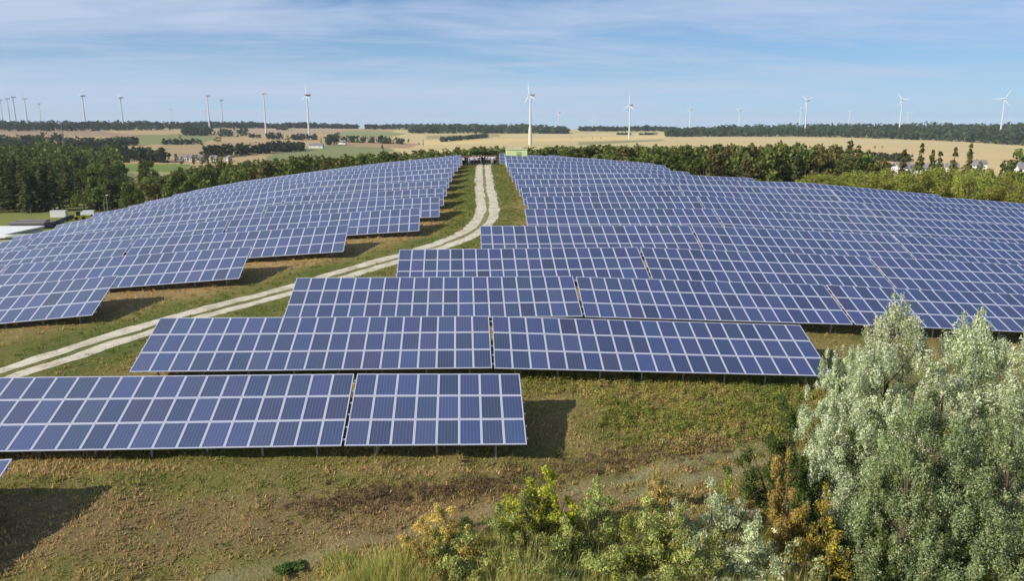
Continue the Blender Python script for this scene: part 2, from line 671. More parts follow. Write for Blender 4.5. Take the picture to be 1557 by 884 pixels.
def dryness(x, n, td):
    left = np.clip((n - 48) / 8, 0, 1)
    d = 0.42 + 0.42 * left
    d = d * np.clip((td - 2.0) / 3.5, 0.25, 1.0)
    d = np.where((td < 9) & (n > 95), d * 0.6, d)
    return d


def hill_material():
    m, t, p = new_mat('rough_grass_ground')
    tcn = t.nodes.new('ShaderNodeTexCoord')
    pos = tcn.outputs['Object']
    a = t.nodes.new('ShaderNodeAttribute')
    a.attribute_name = 'dry'
    a2 = t.nodes.new('ShaderNodeAttribute')
    a2.attribute_name = 'pale'
    n1 = noise(t, pos, 0.22, 5, 0.6, 0.4)
    n2 = noise(t, pos, 1.6, 6, 0.7)
    n3 = noise(t, pos, 9.0, 6, 0.75)
    f = math_node(t, 'ADD', math_node(t, 'MULTIPLY', a.outputs['Fac'], 0.9), math_node(t, 'MULTIPLY', math_node(t, 'SUBTRACT', n1, 0.5), 1.1))
    f = math_node(t, 'ADD', f, math_node(t, 'MULTIPLY', math_node(t, 'SUBTRACT', n2, 0.5), 0.7), clamp=True)
    c = ramp(t, f, [(0.05, (0.16, 0.185, 0.05)), (0.3, (0.245, 0.23, 0.07)), (0.5, (0.33, 0.265, 0.105)), (0.72, (0.43, 0.305, 0.135)), (1.0, (0.52, 0.36, 0.17))])
    c = mixc(t, math_node(t, 'MULTIPLY', a2.outputs['Fac'], 0.85), c, (0.44, 0.40, 0.22))
    a3 = t.nodes.new('ShaderNodeAttribute')
    a3.attribute_name = 'brown'
    c = mixc(t, math_node(t, 'MULTIPLY', a3.outputs['Fac'], 0.55), c, (0.37, 0.25, 0.13))
    dk = ramp(t, n3, [(0.3, (0.55, 0.55, 0.55)), (0.62, (1.15, 1.15, 1.15))])
    c = mixc(t, 1.0, c, dk, 'MULTIPLY')
    lk(t, c, p.inputs['Base Color'])
    p.inputs['Roughness'].default_value = 0.95
    p.inputs['Specular IOR Level'].default_value = 0.1
    b = t.nodes.new('ShaderNodeBump')
    b.inputs['Strength'].default_value = 0.9
    b.inputs['Distance'].default_value = 0.25
    lk(t, math_node(t, 'ADD', math_node(t, 'MULTIPLY', n2, 0.5), n3), b.inputs['Height'])
    lk(t, b.outputs[0], p.inputs['Normal'])
    return m


M['hill'] = hill_material()
hme = mesh_np('hill', np.stack([fx, fn, zg], 1), Fq, M['hill'], smooth=True)
dry = dryness(fx, fn, TD)
# a worn vehicle trail across the rough grass in front
TRAIL_PX = [[(470, 900), (560, 868), (650, 835), (760, 800), (900, 764), (1020, 736), (1130, 712), (1230, 690)],
            [(330, 884), (420, 862), (520, 832), (620, 806), (720, 786), (830, 760), (960, 722), (1060, 700), (1170, 680)]]
trails = [smooth_line(np.array([at(*q)[:2] for q in L])) for L in TRAIL_PX]
pale = np.clip(1.7 - TD, 0, 1) * np.clip((fn - 45) / 25, .25, 1) * (0.35 + 0.9 * fbm(fx * 1.3, fn * 1.3, 25)) * 0.7
sel = (fn < 45) & (fn > 14)
for L in trails:
    dd = dist_line(fx[sel], fn[sel], L)
    pale[sel] = np.maximum(pale[sel], np.clip(1.25 - dd / 0.42, 0, 1) * (0.45 + 0.8 * fbm(fx[sel] * 1.1, fn[sel] * 1.1, 15)))
attr(hme, 'dry', dry)
attr(hme, 'pale', pale)


def brown_band(x, n):
    """dead brown growth in a diagonal strip of the slope in front"""
    m = n - 0.05 * x + 1.6 * (fbm(x * 0.35, n * 0.35, 131) - 0.5)
    return np.clip((29.9 - m) / 0.7, 0, 1) * np.clip((m - 25.6) / 0.9, 0, 1) * np.clip((9 - x) / 4, 0, 1)


attr(hme, 'brown', np.where(fn < 34, brown_band(fx, fn), 0))
setp(link('hill', hme), kind='structure')

# gravel wheel tracks, ragged edges, draped on the hill
def gravel_material():
    m, t, p = new_mat('pale_gravel')
    tcn = t.nodes.new('ShaderNodeTexCoord')
    a = noise(t, tcn.outputs['Object'], 0.9, 6, 0.7)
    b = noise(t, tcn.outputs['Object'], 7.0, 5, 0.75)
    f = math_node(t, 'ADD', math_node(t, 'MULTIPLY', a, 0.6), math_node(t, 'MULTIPLY', b, 0.4))
    c = ramp(t, f, [(0.32, (0.20, 0.18, 0.09)), (0.42, (0.40, 0.36, 0.26)), (0.52, (0.56, 0.52, 0.40)), (0.68, (0.68, 0.645, 0.53))])
    lk(t, c, p.inputs['Base Color'])
    p.inputs['Roughness'].default_value = 0.95
    p.inputs['Specular IOR Level'].default_value = 0.1
    bm = t.nodes.new('ShaderNodeBump')
    bm.inputs['Strength'].default_value = 0.7
    lk(t, b, bm.inputs['Height'])
    lk(t, bm.outputs[0], p.inputs['Normal'])
    return m


M['gravel'] = gravel_material()


def wheel_track(off, wid, seed):
    r = np.random.default_rng(seed)
    L = TRK
    wid = wid + 0.14 * np.clip((L[:, 1] - 62) / 30, 0, 1)
    d = np.gradient(L, axis=0)
    d /= np.hypot(d[:, 0], d[:, 1])[:, None]
    nn = np.stack([-d[:, 1], d[:, 0]], 1)
    k = np.arange(len(L))
    e1 = (fbm(k * 0.22, k * 0 + 3, seed) - 0.5) * 0.5 + (r.random(len(L)) - 0.5) * 0.08
    e2 = (fbm(k * 0.22, k * 0 + 9, seed + 1) - 0.5) * 0.5 + (r.random(len(L)) - 0.5) * 0.08
    rows = []
    for q in (0, 0.33, 0.66, 1):
        o = (off - wid / 2 + e1 * np.where(off < 0, 1.0, 1.0)) * (1 - q) + (off + wid / 2 + e2) * q
        P = L + nn * o[:, None]
        rows.append(np.stack([P[:, 0], P[:, 1], ground(P[:, 0], P[:, 1]) + CAMZ + (0.02 if 0 < q < 1 else 0.012)], 1))
    V = np.stack(rows, 1).reshape(-1, 3)
    ii = np.arange(len(L) * 4).reshape(len(L), 4)
    F = np.stack([ii[:-1, :-1], ii[:-1, 1:], ii[1:, 1:], ii[1:, :-1]], -1).reshape(-1, 4)[:, ::-1]
    return V, F


V1, F1 = wheel_track(0.80, 1.02, 11)
V2, F2 = wheel_track(-0.80, 1.08, 21)
setp(link('gravel_track', mesh_np('gravel_track', np.vstack([V1, V2]), np.vstack([F1, F2 + len(V1)]), M['gravel'], smooth=True)), kind='structure')

# ------------------------------------------------------------------ countryside: polar sheet out to the horizon
az = np.concatenate([np.arange(-180, -46, 4.0), np.arange(-46, 46, 0.2), np.arange(46, 180.1, 4.0)])
az = R(1) * az + YAW
dd_ = np.concatenate([np.geomspace(40, 300, 45), np.geomspace(306, 4200, 150), np.geomspace(4500, 14000, 12)])
AZ, DD = np.meshgrid(az, dd_)
cx_, cn_ = (DD * np.sin(AZ)).ravel(), (DD * np.cos(AZ)).ravel()
czz = ground(cx_, cn_)
inside = np.minimum(np.minimum(cx_ + 80, 112 - cx_), np.minimum(cn_ + 30, 181 - cn_))
czz = czz - np.clip(inside * 0.15, 0, 1.2) + CAMZ
dcl = np.hypot(cx_, cn_)
czz = np.where(dcl > 9000, np.minimum(czz, CAMZ - 25 - (dcl - 9000) * 0.004), czz)
px_, py_ = proj(cx_, cn_, czz - CAMZ)
front = (cn_ * CQ + cx_ * SQ > 0) & (np.abs(px_ - 778) < 3000)
TAN, PALE, GREEN, LGREEN, BROWN = (0.43, 0.32, 0.165), (0.54, 0.435, 0.215), (0.105, 0.145, 0.05), (0.22, 0.235, 0.10), (0.28, 0.20, 0.12)
GRASS = (0.19, 0.205, 0.06)
colf = np.tile(np.array(GRASS), (len(cx_), 1))
colf[dcl > 640] = TAN
colf[(dcl > 640) & (px_ > 600)] = PALE


def inpoly(px, py, poly):
    r = np.zeros(len(px), bool)
    j = len(poly) - 1
    for i in range(len(poly)):
        xi, yi = poly[i]
        xj, yj = poly[j]
        c = ((yi > py) != (yj > py)) & (px < (xj - xi) * (py - yi) / (yj - yi + 1e-9) + xi)
        r ^= c
        j = i
    return r


FIELDS = [
    ([(640, 221), (790, 216), (900, 214), (1010, 210), (1010, 206), (860, 209), (640, 214)], (0.64, 0.49, 0.22)),
    ([(780, 203.5), (1013, 201), (1013, 205), (780, 208)], (0.55, 0.46, 0.24)),
    ([(870, 199.5), (1000, 200.5), (1000, 202.5), (870, 202)], (0.42, 0.40, 0.19)),
    ([(790, 222), (930, 217), (1000, 221), (900, 226)], (0.47, 0.42, 0.20)),
    ([(1290, 222), (1557, 231), (1700, 238), (1700, 262), (1290, 262)], (0.57, 0.43, 0.22)),
    ([(205, 205), (300, 204), (330, 209), (300, 221), (205, 219)], LGREEN),
    ([(-300, 198), (0, 198), (150, 199), (205, 205), (205, 208), (0, 206), (-300, 206)], (0.33, 0.235, 0.15)),
    ([(240, 222), (300, 219), (420, 215), (420, 226), (300, 240), (230, 238)], (0.37, 0.28, 0.15)),
    ([(406, 236), (480, 222), (580, 220), (600, 229), (560, 244), (400, 246)], LGREEN),
    ([(508, 199), (560, 198), (620, 203), (590, 209), (515, 208)], (0.26, 0.27, 0.12)),
    ([(560, 214), (640, 219), (620, 226), (520, 222)], (0.38, 0.265, 0.15)),
    ([(330, 197), (540, 197), (500, 203), (340, 204)], (0.40, 0.30, 0.20)),
    ([(650, 206), (760, 204), (760, 208), (650, 212)], (0.33, 0.30, 0.15)),
    ([(880, 216), (1010, 212), (1010, 214), (880, 221)], (0.28, 0.27, 0.13)),
    ([(-80, 249.5), (180, 249.5), (290, 249.5), (283, 262), (180, 261), (-80, 261)], (0.16, 0.215, 0.055)),
    ([(-80, 261), (283, 262), (275, 278), (-80, 278)], (0.33, 0.30, 0.13)),
    ([(1020, 209), (1557, 224), (2000, 240), (2000, 226), (1557, 218), (1020, 206)], (0.55, 0.44, 0.23)),
]
for poly, c in FIELDS:
    k = front & (dcl > 480) & inpoly(px_, py_, poly)
    colf[k] = c
colf = colf * (0.98 + 0.2 * fbm(cx_ / 130, cn_ / 60, 8)[:, None])


def country_material():
    m, t, p = new_mat('farmland')
    a = t.nodes.new('ShaderNodeAttribute')
    a.attribute_name = 'Col'
    tcn = t.nodes.new('ShaderNodeTexCoord')
    mpn = t.nodes.new('ShaderNodeMapping')
    mpn.inputs['Rotation'].default_value = (0, 0, 0.5)
    mpn.inputs['Scale'].default_value = (0.012, 0.10, 1)
    lk(t, tcn.outputs['Object'], mpn.inputs[0])
    n1 = noise(t, mpn.outputs[0], 1.0, 6, 0.65)
    n2 = noise(t, tcn.outputs['Object'], 0.4, 6, 0.7)
    g = math_node(t, 'ADD', math_node(t, 'MULTIPLY', n1, 0.30), math_node(t, 'MULTIPLY', n2, 0.30))
    dk = ramp(t, g, [(0.15, (0.78, 0.78, 0.78)), (0.45, (1.12, 1.12, 1.12))])
    c = mixc(t, 1.0, a.outputs['Color'], dk, 'MULTIPLY')
    lk(t, c, p.inputs['Base Color'])
    p.inputs['Roughness'].default_value = 0.95
    p.inputs['Specular IOR Level'].default_value = 0.05
    return m


M['country'] = country_material()
na, nd_ = len(az), len(dd_)
ii = np.arange(na * nd_).reshape(nd_, na)
Fc = np.stack([ii[:-1, :-1], ii[1:, :-1], ii[1:, 1:], ii[:-1, 1:]], -1).reshape(-1, 4)[:, ::-1]
setp(link('fields', mesh_np('fields', np.stack([cx_, cn_, czz], 1), Fc, M['country'], col=colf, smooth=True)), kind='structure')

# ------------------------------------------------------------------ solar tables
RING_X, RING_Y, TH = 0.050, 0.062, 0.038


def panel_arrays(w_=1.004, h_=1.668):
    """one framed panel lying in its own xy plane, origin at the centre of its lower face"""
    x0, y0 = w_ / 2, h_ / 2
    xi, yi = x0 - RING_X, y0 - RING_Y
    zt, zi = TH, TH - 0.006
    V = [(-x0, -y0, 0), (x0, -y0, 0), (x0, y0, 0), (-x0, y0, 0),
         (-x0, -y0, zt), (x0, -y0, zt), (x0, y0, zt), (-x0, y0, zt),
         (-xi, -yi, zt), (xi, -yi, zt), (xi, yi, zt), (-xi, yi, zt),
         (-xi, -yi, zi), (xi, -yi, zi), (xi, yi, zi), (-xi, yi, zi)]
    F = [(3, 2, 1, 0), (0, 1, 5, 4), (1, 2, 6, 5), (2, 3, 7, 6), (3, 0, 4, 7),
         (4, 5, 9, 8), (5, 6, 10, 9), (6, 7, 11, 10), (7, 4, 8, 11),
         (8, 9, 13, 12), (9, 10, 14, 13), (10, 11, 15, 14), (11, 8, 12, 15), (12, 13, 14, 15)]
    mt = [0] * 13 + [1]
    uv = []
    for f in F:
        if f == (12, 13, 14, 15):
            uv += [(0, 0), (1, 0), (1, 1), (0, 1)]
        else:
            uv += [(0.03, 0.03)] * 4
    return np.array(V), np.array(F), np.array(mt), np.array(uv)


PV, PF, PM, PU = panel_arrays()
PANEL = mesh_np('panel', PV, PF, [M['alu'], M['glass']], fmat=PM, uv=PU)
attr(PANEL, 'tint', np.zeros(len(PV)))


def joined_panels(cells, seed):
    r = np.random.default_rng(seed)
    k = len(cells)
    c, s = math.cos(TILT), math.sin(TILT)
    Rm = np.array([[1, 0, 0], [0, c, -s], [0, s, c]])
    base = PV @ Rm.T
    V = (base[None] + np.array(cells)[:, None, :]).reshape(-1, 3)
    F = (PF[None] + (np.arange(k) * len(PV))[:, None, None]).reshape(-1, 4)
    me = mesh_np('panel', V, F, [M['alu'], M['glass']], fmat=np.tile(PM, k), uv=np.tile(PU, (k, 1)))
    attr(me, 'tint', np.repeat(r.random(k), len(PV)))
    return me


mb = MB()
mb.box((0, 0, -0.5), (0.09, 0.07, 1.0))
POST = mb.mesh('post', M['steel'])
RAILS = {}


def rail_mesh(L):
    k = round(L, 2)
    if k not in RAILS:
        q = MB()
        q.box((0, 0, 0), (L, 0.06, 0.07))
        RAILS[k] = q.mesh('rail', M['alu'])
    return RAILS[k]


def row_z(key, x):
    pts = ROWPTS.get(key)
    n = nR(key[1]) if key[0] == 'R' else nL(key[1])
    res = 0.0
    if pts:
        xs = [q[0] for q in pts]
        rs = [q[2] - float(Stop(q[0], q[1])) for q in pts]
        res = float(np.interp(x, xs, rs))
    return float(Stop(x, n)) + res


ORD = ['zeroth', 'first', 'second', 'third', 'fourth', 'fifth', 'sixth', 'seventh', 'eighth', 'ninth', 'tenth', 'eleventh', 'twelfth', 'thirteenth', 'fourteenth', 'fifteenth', 'sixteenth', 'seventeenth']
CT, ST = math.cos(TILT), math.sin(TILT)
TABLES = []


def solar_table(key, xl, ncol, label, detail, posts):
    """xl: row coordinate of the left end of the upper edge; detail: panels one by one; posts: legs one by one"""
    n = nR(key[1]) if key[0] == 'R' else nL(key[1])
    L = ncol * PW
    zl = row_z(key, xl)
    xr = xl + L
    zr = row_z(key, xr)
    roll = math.atan2(zr - zl, L)
    xr = xl + L * math.cos(roll)
    xm, zm = (xl + xr) / 2, (zl + zr) / 2
    ym = n - 1.5 * PH * CT                  # middle of the table in plan
    g = gz(xm, ym)
    root = empty('solar_table', (xm, ym, g), (0, -roll, 0))
    setp(root, label, 'solar table', 'rows of solar tables on the hill')
    zc0 = zm + CAMZ - 1.5 * PH * ST - g     # centre of the table plane above the empty
    cells = []
    for c in range(ncol):
        for r_ in range(3):
            u = -L / 2 + (c + 0.5) * PW
            v = (r_ - 1) * PH               # along the slope, + is up
            cells.append((u, v * CT, zc0 + v * ST, c, r_))
    rr = random.Random(key[1] * 31 + ncol + int(xl * 7) + (500 if key[0] == 'L' else 0))
    dz = TH / CT
    if detail:
        for (u, y, z, c, r_) in cells:
            o = link('panel', PANEL, root)
            o.location = (u, y, z - dz)
            o.rotation_euler = (TILT + R(rr.uniform(-.25, .25)), R(rr.uniform(-.2, .2)), 0)
            k = rr.random()
            b = rr.uniform(0.72, 1.12)
            if k < 0.035:
                b *= 0.68
            o.color = (b * rr.uniform(.86, 1.16), b, b * rr.uniform(.88, 1.06), 1)
    else:
        o = link('panel', joined_panels([(u, y, z - dz) for (u, y, z, c, r_) in cells], key[1] * 100 + ncol), root)
        setp(o, kind='stuff')
    rl = rail_mesh(L + 0.16)
    for v in (-2.05, -1.25, -0.4, 0.4, 1.25, 2.05):
        v *= PH / 1.68
        o = link('rail', rl, root)
        o.location = (0, v * CT, zc0 + v * ST - 0.085)
        o.rotation_euler = (TILT, 0, 0)
    npost = max(2, int(round(L / 2.4)))
    pj = MB()
    for k in range(npost):
        u = -L / 2 + L * (k + 0.5) / npost
        for v in (-1.75, 1.35):
            zt = zc0 + v * ST - 0.12
            wx = xm + u * math.cos(roll)
            gl = gz(wx, ym + v * CT) - (g + u * math.sin(roll)) - 0.25
            ln = zt - gl
            if posts:
                o = link('post', POST, root)
                o.location = (u, v * CT, zt)
                o.scale = (1, 1, ln)
            else:
                pj.box((u, v * CT, zt - ln / 2), (0.08, 0.07, ln))
    if not posts:
        setp(pj.build('post', M['steel'], root), kind='stuff')
    TABLES.append((key, xl, ncol, root))
    return root


GAP = 0.13


def chain_right(i, x0, cols):
    x = x0
    for k, ncol in enumerate(cols):
        lab = 'blue solar table right of the track, %s row from the front, %s from the track' % (ORD[i], ORD[k + 1])
        solar_table(('R', i), x, ncol, lab, i <= 10, i <= 3)
        x += ncol * PW + GAP


def xr_of(i, px):
    pts = ROWPTS[('R', i)]
    return pts[0][0]


xe = ROWPTS[('R', 0)][0][0]
solar_table(('R', 0), xe - 10 * PW, 10, 'nearest solar table, cut off by the lower left edge of the view', True, True)
xa = hit(537.3, 568.4, nR(1))[0]
solar_table(('R', 1), xa - 19 * PW + 0.02, 19, 'long solar table in the nearest full row, left of its narrow gap', True, True)
solar_table(('R', 1), hit(541.4, 568.4, nR(1))[0], 8, 'short eight column solar table in the nearest full row, right end', True, True)
x2 = hit(243.2, 483.5, nR(2))[0]
solar_table(('R', 2), x2, 19, 'second solar table row from the front, left table beside the track', True, True)
solar_table(('R', 2), hit(745.2, 480.7, nR(2))[0], 19, 'second solar table row from the front, right table ending at the silver poplars', True, True)
chain_right(3, ROWPTS[('R', 3)][0][0], [19, 18, 19])
chain_right(4, ROWPTS[('R', 4)][0][0], [19, 19, 19])
chain_right(5, ROWPTS[('R', 5)][0][0], [19, 19, 19])
chain_right(6, ROWPTS[('R', 6)][0][0], [19, 19, 19])
chain_right(7, ROWPTS[('R', 7)][0][0], [19, 19, 19, 12])
chain_right(8, ROWPTS[('R', 8)][0][0], [19, 19, 19, 16])
chain_right(9, ROWPTS[('R', 9)][0][0], [19, 19, 19])
chain_right(10, ROWPTS[('R', 10)][0][0], [19, 15])
chain_right(11, ROWPTS[('R', 11)][0][0], [19, 8])
chain_right(12, ROWPTS[('R', 12)][0][0], [19, 7])
chain_right(13, ROWPTS[('R', 13)][0][0], [19, 7])
chain_right(14, ROWPTS[('R', 14)][0][0], [19, 8])
chain_right(15, ROWPTS[('R', 15)][0][0], [19, 13])
chain_right(16, ROWPTS[('R', 16)][0][0], [19, 5])


def chain_left(i, x1, cols):
    x = x1
    for k, ncol in enumerate(cols):
        x -= ncol * PW
        lab = 'pale blue solar table left of the track, %s row from the front, %s from the track' % (ORD[i], ORD[k + 1])
        if len(lab.split()) > 16:
            lab = lab.replace('pale blue ', 'pale ')
        solar_table(('L', i), x, ncol, lab, i <= 8, i <= 6)
        x -= GAP


def xl_px(i, px, py):
    return hit(px, py, nL(i))[0]


LEFT_END = {12: (299, 289), 11: (268, 295.8), 10: (230.5, 305.3), 9: (200, 313.2), 8: (156, 323), 7: (97, 341), 6: (47, 357.5)}
for i in range(1, 14):
    x1 = ROWPTS[('L', i)][-1][0]
    if i == 1:
        cols = [19]
    elif i in (2, 3):
        cols = [19, 19]
    elif i in (4, 5):
        cols = [19, 19, 8]
    elif i == 13:
        cols = [19, 19, 9]
    else:
        tot = int(round((x1 - xl_px(i, *LEFT_END[i])) / PW))
        cols = []
        while tot > 0:
            cols.append(min(19, tot))
            tot -= 19
        if cols[-1] < 2:
            cols.pop()
    chain_left(i, x1, cols)
# the one darker panel in the fifth row left of the track
best = None
for key, xl, ncol, root in TABLES:
    if key[0] == 'L' and key[1] in (4, 5, 6):
        for o in root.children:
            if o.name.startswith('panel') and o.data == PANEL:
                wpos = Matrix.Translation(root.location) @ root.rotation_euler.to_matrix().to_4x4() @ o.location
                q = proj(wpos[0], wpos[1], wpos[2] - CAMZ)
                e = (q[0] - 471) ** 2 + (q[1] - 300) ** 2
                if best is None or e < best[0]:
                    best = (e, o)
best[1].color = (0.42, 0.42, 0.42, 1)
best[1]['label'] = 'single darker panel'

# ------------------------------------------------------------------ foliage
def leaf_quads(P, Nrm, size, aspect, cols, rg, up=0.0):
    """diamond leaves / leaf clumps: centre P, facing Nrm"""
    k = len(P)
    t = rg.normal(size=(k, 3))
    t[:, 2] += up
    t -= (t * Nrm).sum(1)[:, None] * Nrm
    t /= np.linalg.norm(t, axis=1)[:, None] + 1e-9
    b = np.cross(Nrm, t)
    s = size * rg.uniform(0.6, 1.4, k)
    a = s[:, None] * t
    c = (s * aspect)[:, None] * b
    j = rg.uniform(-.25, .25, (k, 1))
    V = np.stack([P - a, P + c * rg.uniform(.7, 1.2, (k, 1)) + a * j, P + a, P - c * rg.uniform(.7, 1.2, (k, 1)) - a * j], 1)
    F = np.arange(k * 4).reshape(k, 4)
    return V.reshape(-1, 3), F, np.repeat(cols, 4, 0)


def pick_cols(k, palette, weights, rg, jit=0.18):
    pal = np.array(palette)
    c = pal[rg.choice(len(pal), k, p=np.array(weights) / np.sum(weights))]
    return np.clip(c * rg.uniform(1 - jit, 1 + jit, (k, 1)) * rg.uniform(1 - jit * .4, 1 + jit * .4, (k, 3)), 0.005, 0.9)


def lobe_cloud(C_, R_, k, size, aspect, palette, weights, rg, shell=0.55, up=0.0, lobe_var=0.15, rand=0.55, jit=0.18):
    C_, R_ = np.asarray(C_, float), np.asarray(R_, float)
    wgt = (R_[:, 0] * R_[:, 2])
    li = rg.choice(len(C_), k, p=wgt / wgt.sum())
    d = rg.normal(size=(k, 3))
    d /= np.linalg.norm(d, axis=1)[:, None]
    f = shell + (1 - shell) * rg.random(k) ** 0.7
    P = C_[li] + d * R_[li] * f[:, None]
    n = d / R_[li]
    n /= np.linalg.norm(n, axis=1)[:, None]
    n = n + rg.normal(size=(k, 3)) * rand
    n /= np.linalg.norm(n, axis=1)[:, None]
    cols = pick_cols(k, palette, weights, rg, jit)
    lv = rg.uniform(1 - lobe_var, 1 + lobe_var, len(C_))
    cols = cols * lv[li][:, None]
    return leaf_quads(P, n, size, aspect, cols, rg, up)


def trunk_mesh(h, r, rg, limbs=5, lean=0.04):
    m = MB()
    p = Vector((0, 0, -0.4))
    k = 4
    pts = [p]
    for i in range(1, k + 1):
        pts.append(Vector((rg.normal() * lean * h * 0.3, rg.normal() * lean * h * 0.3, h * i / k)))
    for i in range(k):
        m.tube(pts[i], pts[i + 1], r * (1 - i / (k + 0.6)), r * (1 - (i + 1) / (k + 0.6)), 7, caps=False)
    for i in range(limbs):
        t = rg.uniform(0.35, 0.9)
        a = rg.uniform(0, 2 * PI)
        b = Vector((0, 0, h * t))
        L = h * rg.uniform(0.18, 0.34) * (1.2 - t * 0.5)
        e = b + Vector((math.cos(a) * L, math.sin(a) * L, L * rg.uniform(0.5, 1.0)))
        m.tube(b, e, r * 0.35 * (1.1 - t), r * 0.08, 5, caps=False)
    return m.mesh('trunk', M['bark'])


GREENS = [(0.108, 0.142, 0.041), (0.142, 0.176, 0.049), (0.081, 0.111, 0.032), (0.182, 0.189, 0.061)]
LIGHTS = [(0.23, 0.27, 0.057), (0.287, 0.316, 0.071), (0.172, 0.218, 0.046), (0.31, 0.287, 0.086)]
SPRUCE = [(0.057, 0.069, 0.028), (0.076, 0.087, 0.032), (0.103, 0.106, 0.039)]
BROWNS = [(0.156, 0.143, 0.055), (0.195, 0.163, 0.065), (0.117, 0.124, 0.044)]


def deciduous(seed, h=18.0, rad=5.0, pal=GREENS, k=1250, size=0.44):
    rg = np.random.default_rng(seed)
    m = 14
    Cc, Rr = [], []
    for i in range(m):
        t = rg.uniform(0.22, 0.93)
        e = rad * (1 - max(0, t - 0.55) * 1.3) * rg.uniform(0.25, 0.8)
        a = rg.uniform(0, 2 * PI)
        r = rad * rg.uniform(0.28, 0.5) * (1.15 - t * 0.55)
        Cc.append((math.cos(a) * e, math.sin(a) * e, h * t))
        Rr.append((r, r, r * rg.uniform(.8, 1.25)))
    V, F, c = lobe_cloud(Cc, Rr, k, size, 0.7, pal, [1] * len(pal), rg)
    V[:, 2] = np.minimum(V[:, 2], h * 1.03)
    return (mesh_np('crown', V, F, M['leaf'], col=c), trunk_mesh(h * 0.8, 0.24, rg))


def spruce(seed, h=22.0, rad=3.4, pal=SPRUCE, lo=0.08, gaps=0.0):
    rg = np.random.default_rng(seed)
    Vs, Fs, cs, off = [], [], [], 0
    lev = 17
    for i in range(lev):
        t = lo + (1 - lo) * (i + rg.uniform(-.2, .2)) / lev
        r = rad * (1 - t) ** 0.85 + 0.25
        nb = int(7 + 5 * (1 - t))
        if rg.random() < gaps:
            continue
        for b in range(nb):
            a = 2 * PI * (b + rg.uniform(-.4, .4)) / nb
            L = r * rg.uniform(0.65, 1.15)
            for s in np.linspace(0.35, 1.0, 3):
                P = np.array([[math.cos(a) * L * s, math.sin(a) * L * s, h * t - 0.32 * L * s + rg.normal() * 0.12]])
                n = np.array([[math.cos(a) * 0.5, math.sin(a) * 0.5, 0.8]]) + rg.normal(size=(1, 3)) * 0.3
                n /= np.linalg.norm(n)
                v, f, c = leaf_quads(P, n, 0.30 * r ** 0.6 + 0.30, 0.62, pick_cols(1, pal, [1] * len(pal), rg), rg)
                Vs.append(v); Fs.append(f + off); cs.append(c); off += 4
    return (mesh_np('crown', np.vstack(Vs), np.vstack(Fs), M['leaf'], col=np.vstack(cs)), trunk_mesh(h * 0.97, 0.22, rg, 0, 0.01))


DEC = [deciduous(40 + i, 18, 5.2 + 0.4 * (i % 3), GREENS) for i in range(5)]
DECB = [deciduous(60 + i, 18, 4.8, BROWNS) for i in range(3)]
BUSH = [deciduous(80 + i, 9, 4.6, LIGHTS, 2400, 0.22) for i in range(4)]
SPR = [spruce(90 + i) for i in range(4)]
PINE = [spruce(96 + i, 14, 3.0, [(0.105, 0.11, 0.035), (0.08, 0.095, 0.03), (0.13, 0.11, 0.05)], 0.2, 0.30) for i in range(3)]
TREES = {}


def tree(name, pm, loc, h_scale, w_scale, label, group=None, cat='tree', rot=None):
    root = empty(name, loc, (0, 0, random.Random(int(loc[0] * 77 + loc[1] * 13)).uniform(0, 6.28) if rot is None else rot))
    setp(root, label, cat, group)
    for part, me in (('crown', pm[0]), ('trunk', pm[1])):
        o = link(part, me, root)
        o.scale = (w_scale, w_scale, h_scale)
    return root


rt = random.Random(5)

# forest at the left edge behind the grass strip
for k in range(78):
    px = rt.uniform(-130, 232)
    d = (332 if px < 175 else 345) + rt.random() ** 1.6 * 90
    x, n, z = at_d(px, d)
    light = px > 178 and d < 365 or (rt.random() < 0.14 and d < 350)
    if light:
        tree('deciduous_tree', rt.choice(BUSH), (x, n, z), rt.uniform(1.1, 1.6), rt.uniform(.8, 1.1), 'lighter green tree at the edge of the dark left forest', 'light trees edging the left forest')
    elif rt.random() < 0.6:
        s = rt.uniform(.85, 1.12)
        tree('spruce_tree', rt.choice(SPR), (x, n, z), s, s * 1.15, 'dark spruce in the dense forest at the left edge', 'spruces of the left forest')
    else:
        s = rt.uniform(1.05, 1.25)
        tree('deciduous_tree', rt.choice(DEC), (x, n, z), s, s * .9, 'dark broadleaf tree among the spruces of the left forest', 'broadleaf trees of the left forest')

# tree belt behind the left half of the hill
for k in range(112):
    px = 205 + 585 * (k + rt.uniform(-.5, .5)) / 112
    d = rt.uniform(225, 325) if px > 480 else rt.uniform(262, 345)
    x, n, z = at_d(px, d)
    ytop = np.interp(px, [200, 250, 283, 334, 400, 431, 534, 611, 688, 775], [277, 262, 253, 245, 240, 236, 233, 228, 223, 221]) + abs(rt.gauss(0, 3.5)) - 1
    ztop = CAMZ - (ytop - HOR) / FPX * d
    h = max(6.0, min(25, ztop - z))
    tree('deciduous_tree', rt.choice(DEC if rt.random() < .85 else DECB), (x, n, z), h / 18, rt.uniform(.95, 1.35), 'green broadleaf tree in the belt behind the left solar rows', 'tree belt behind the left rows')

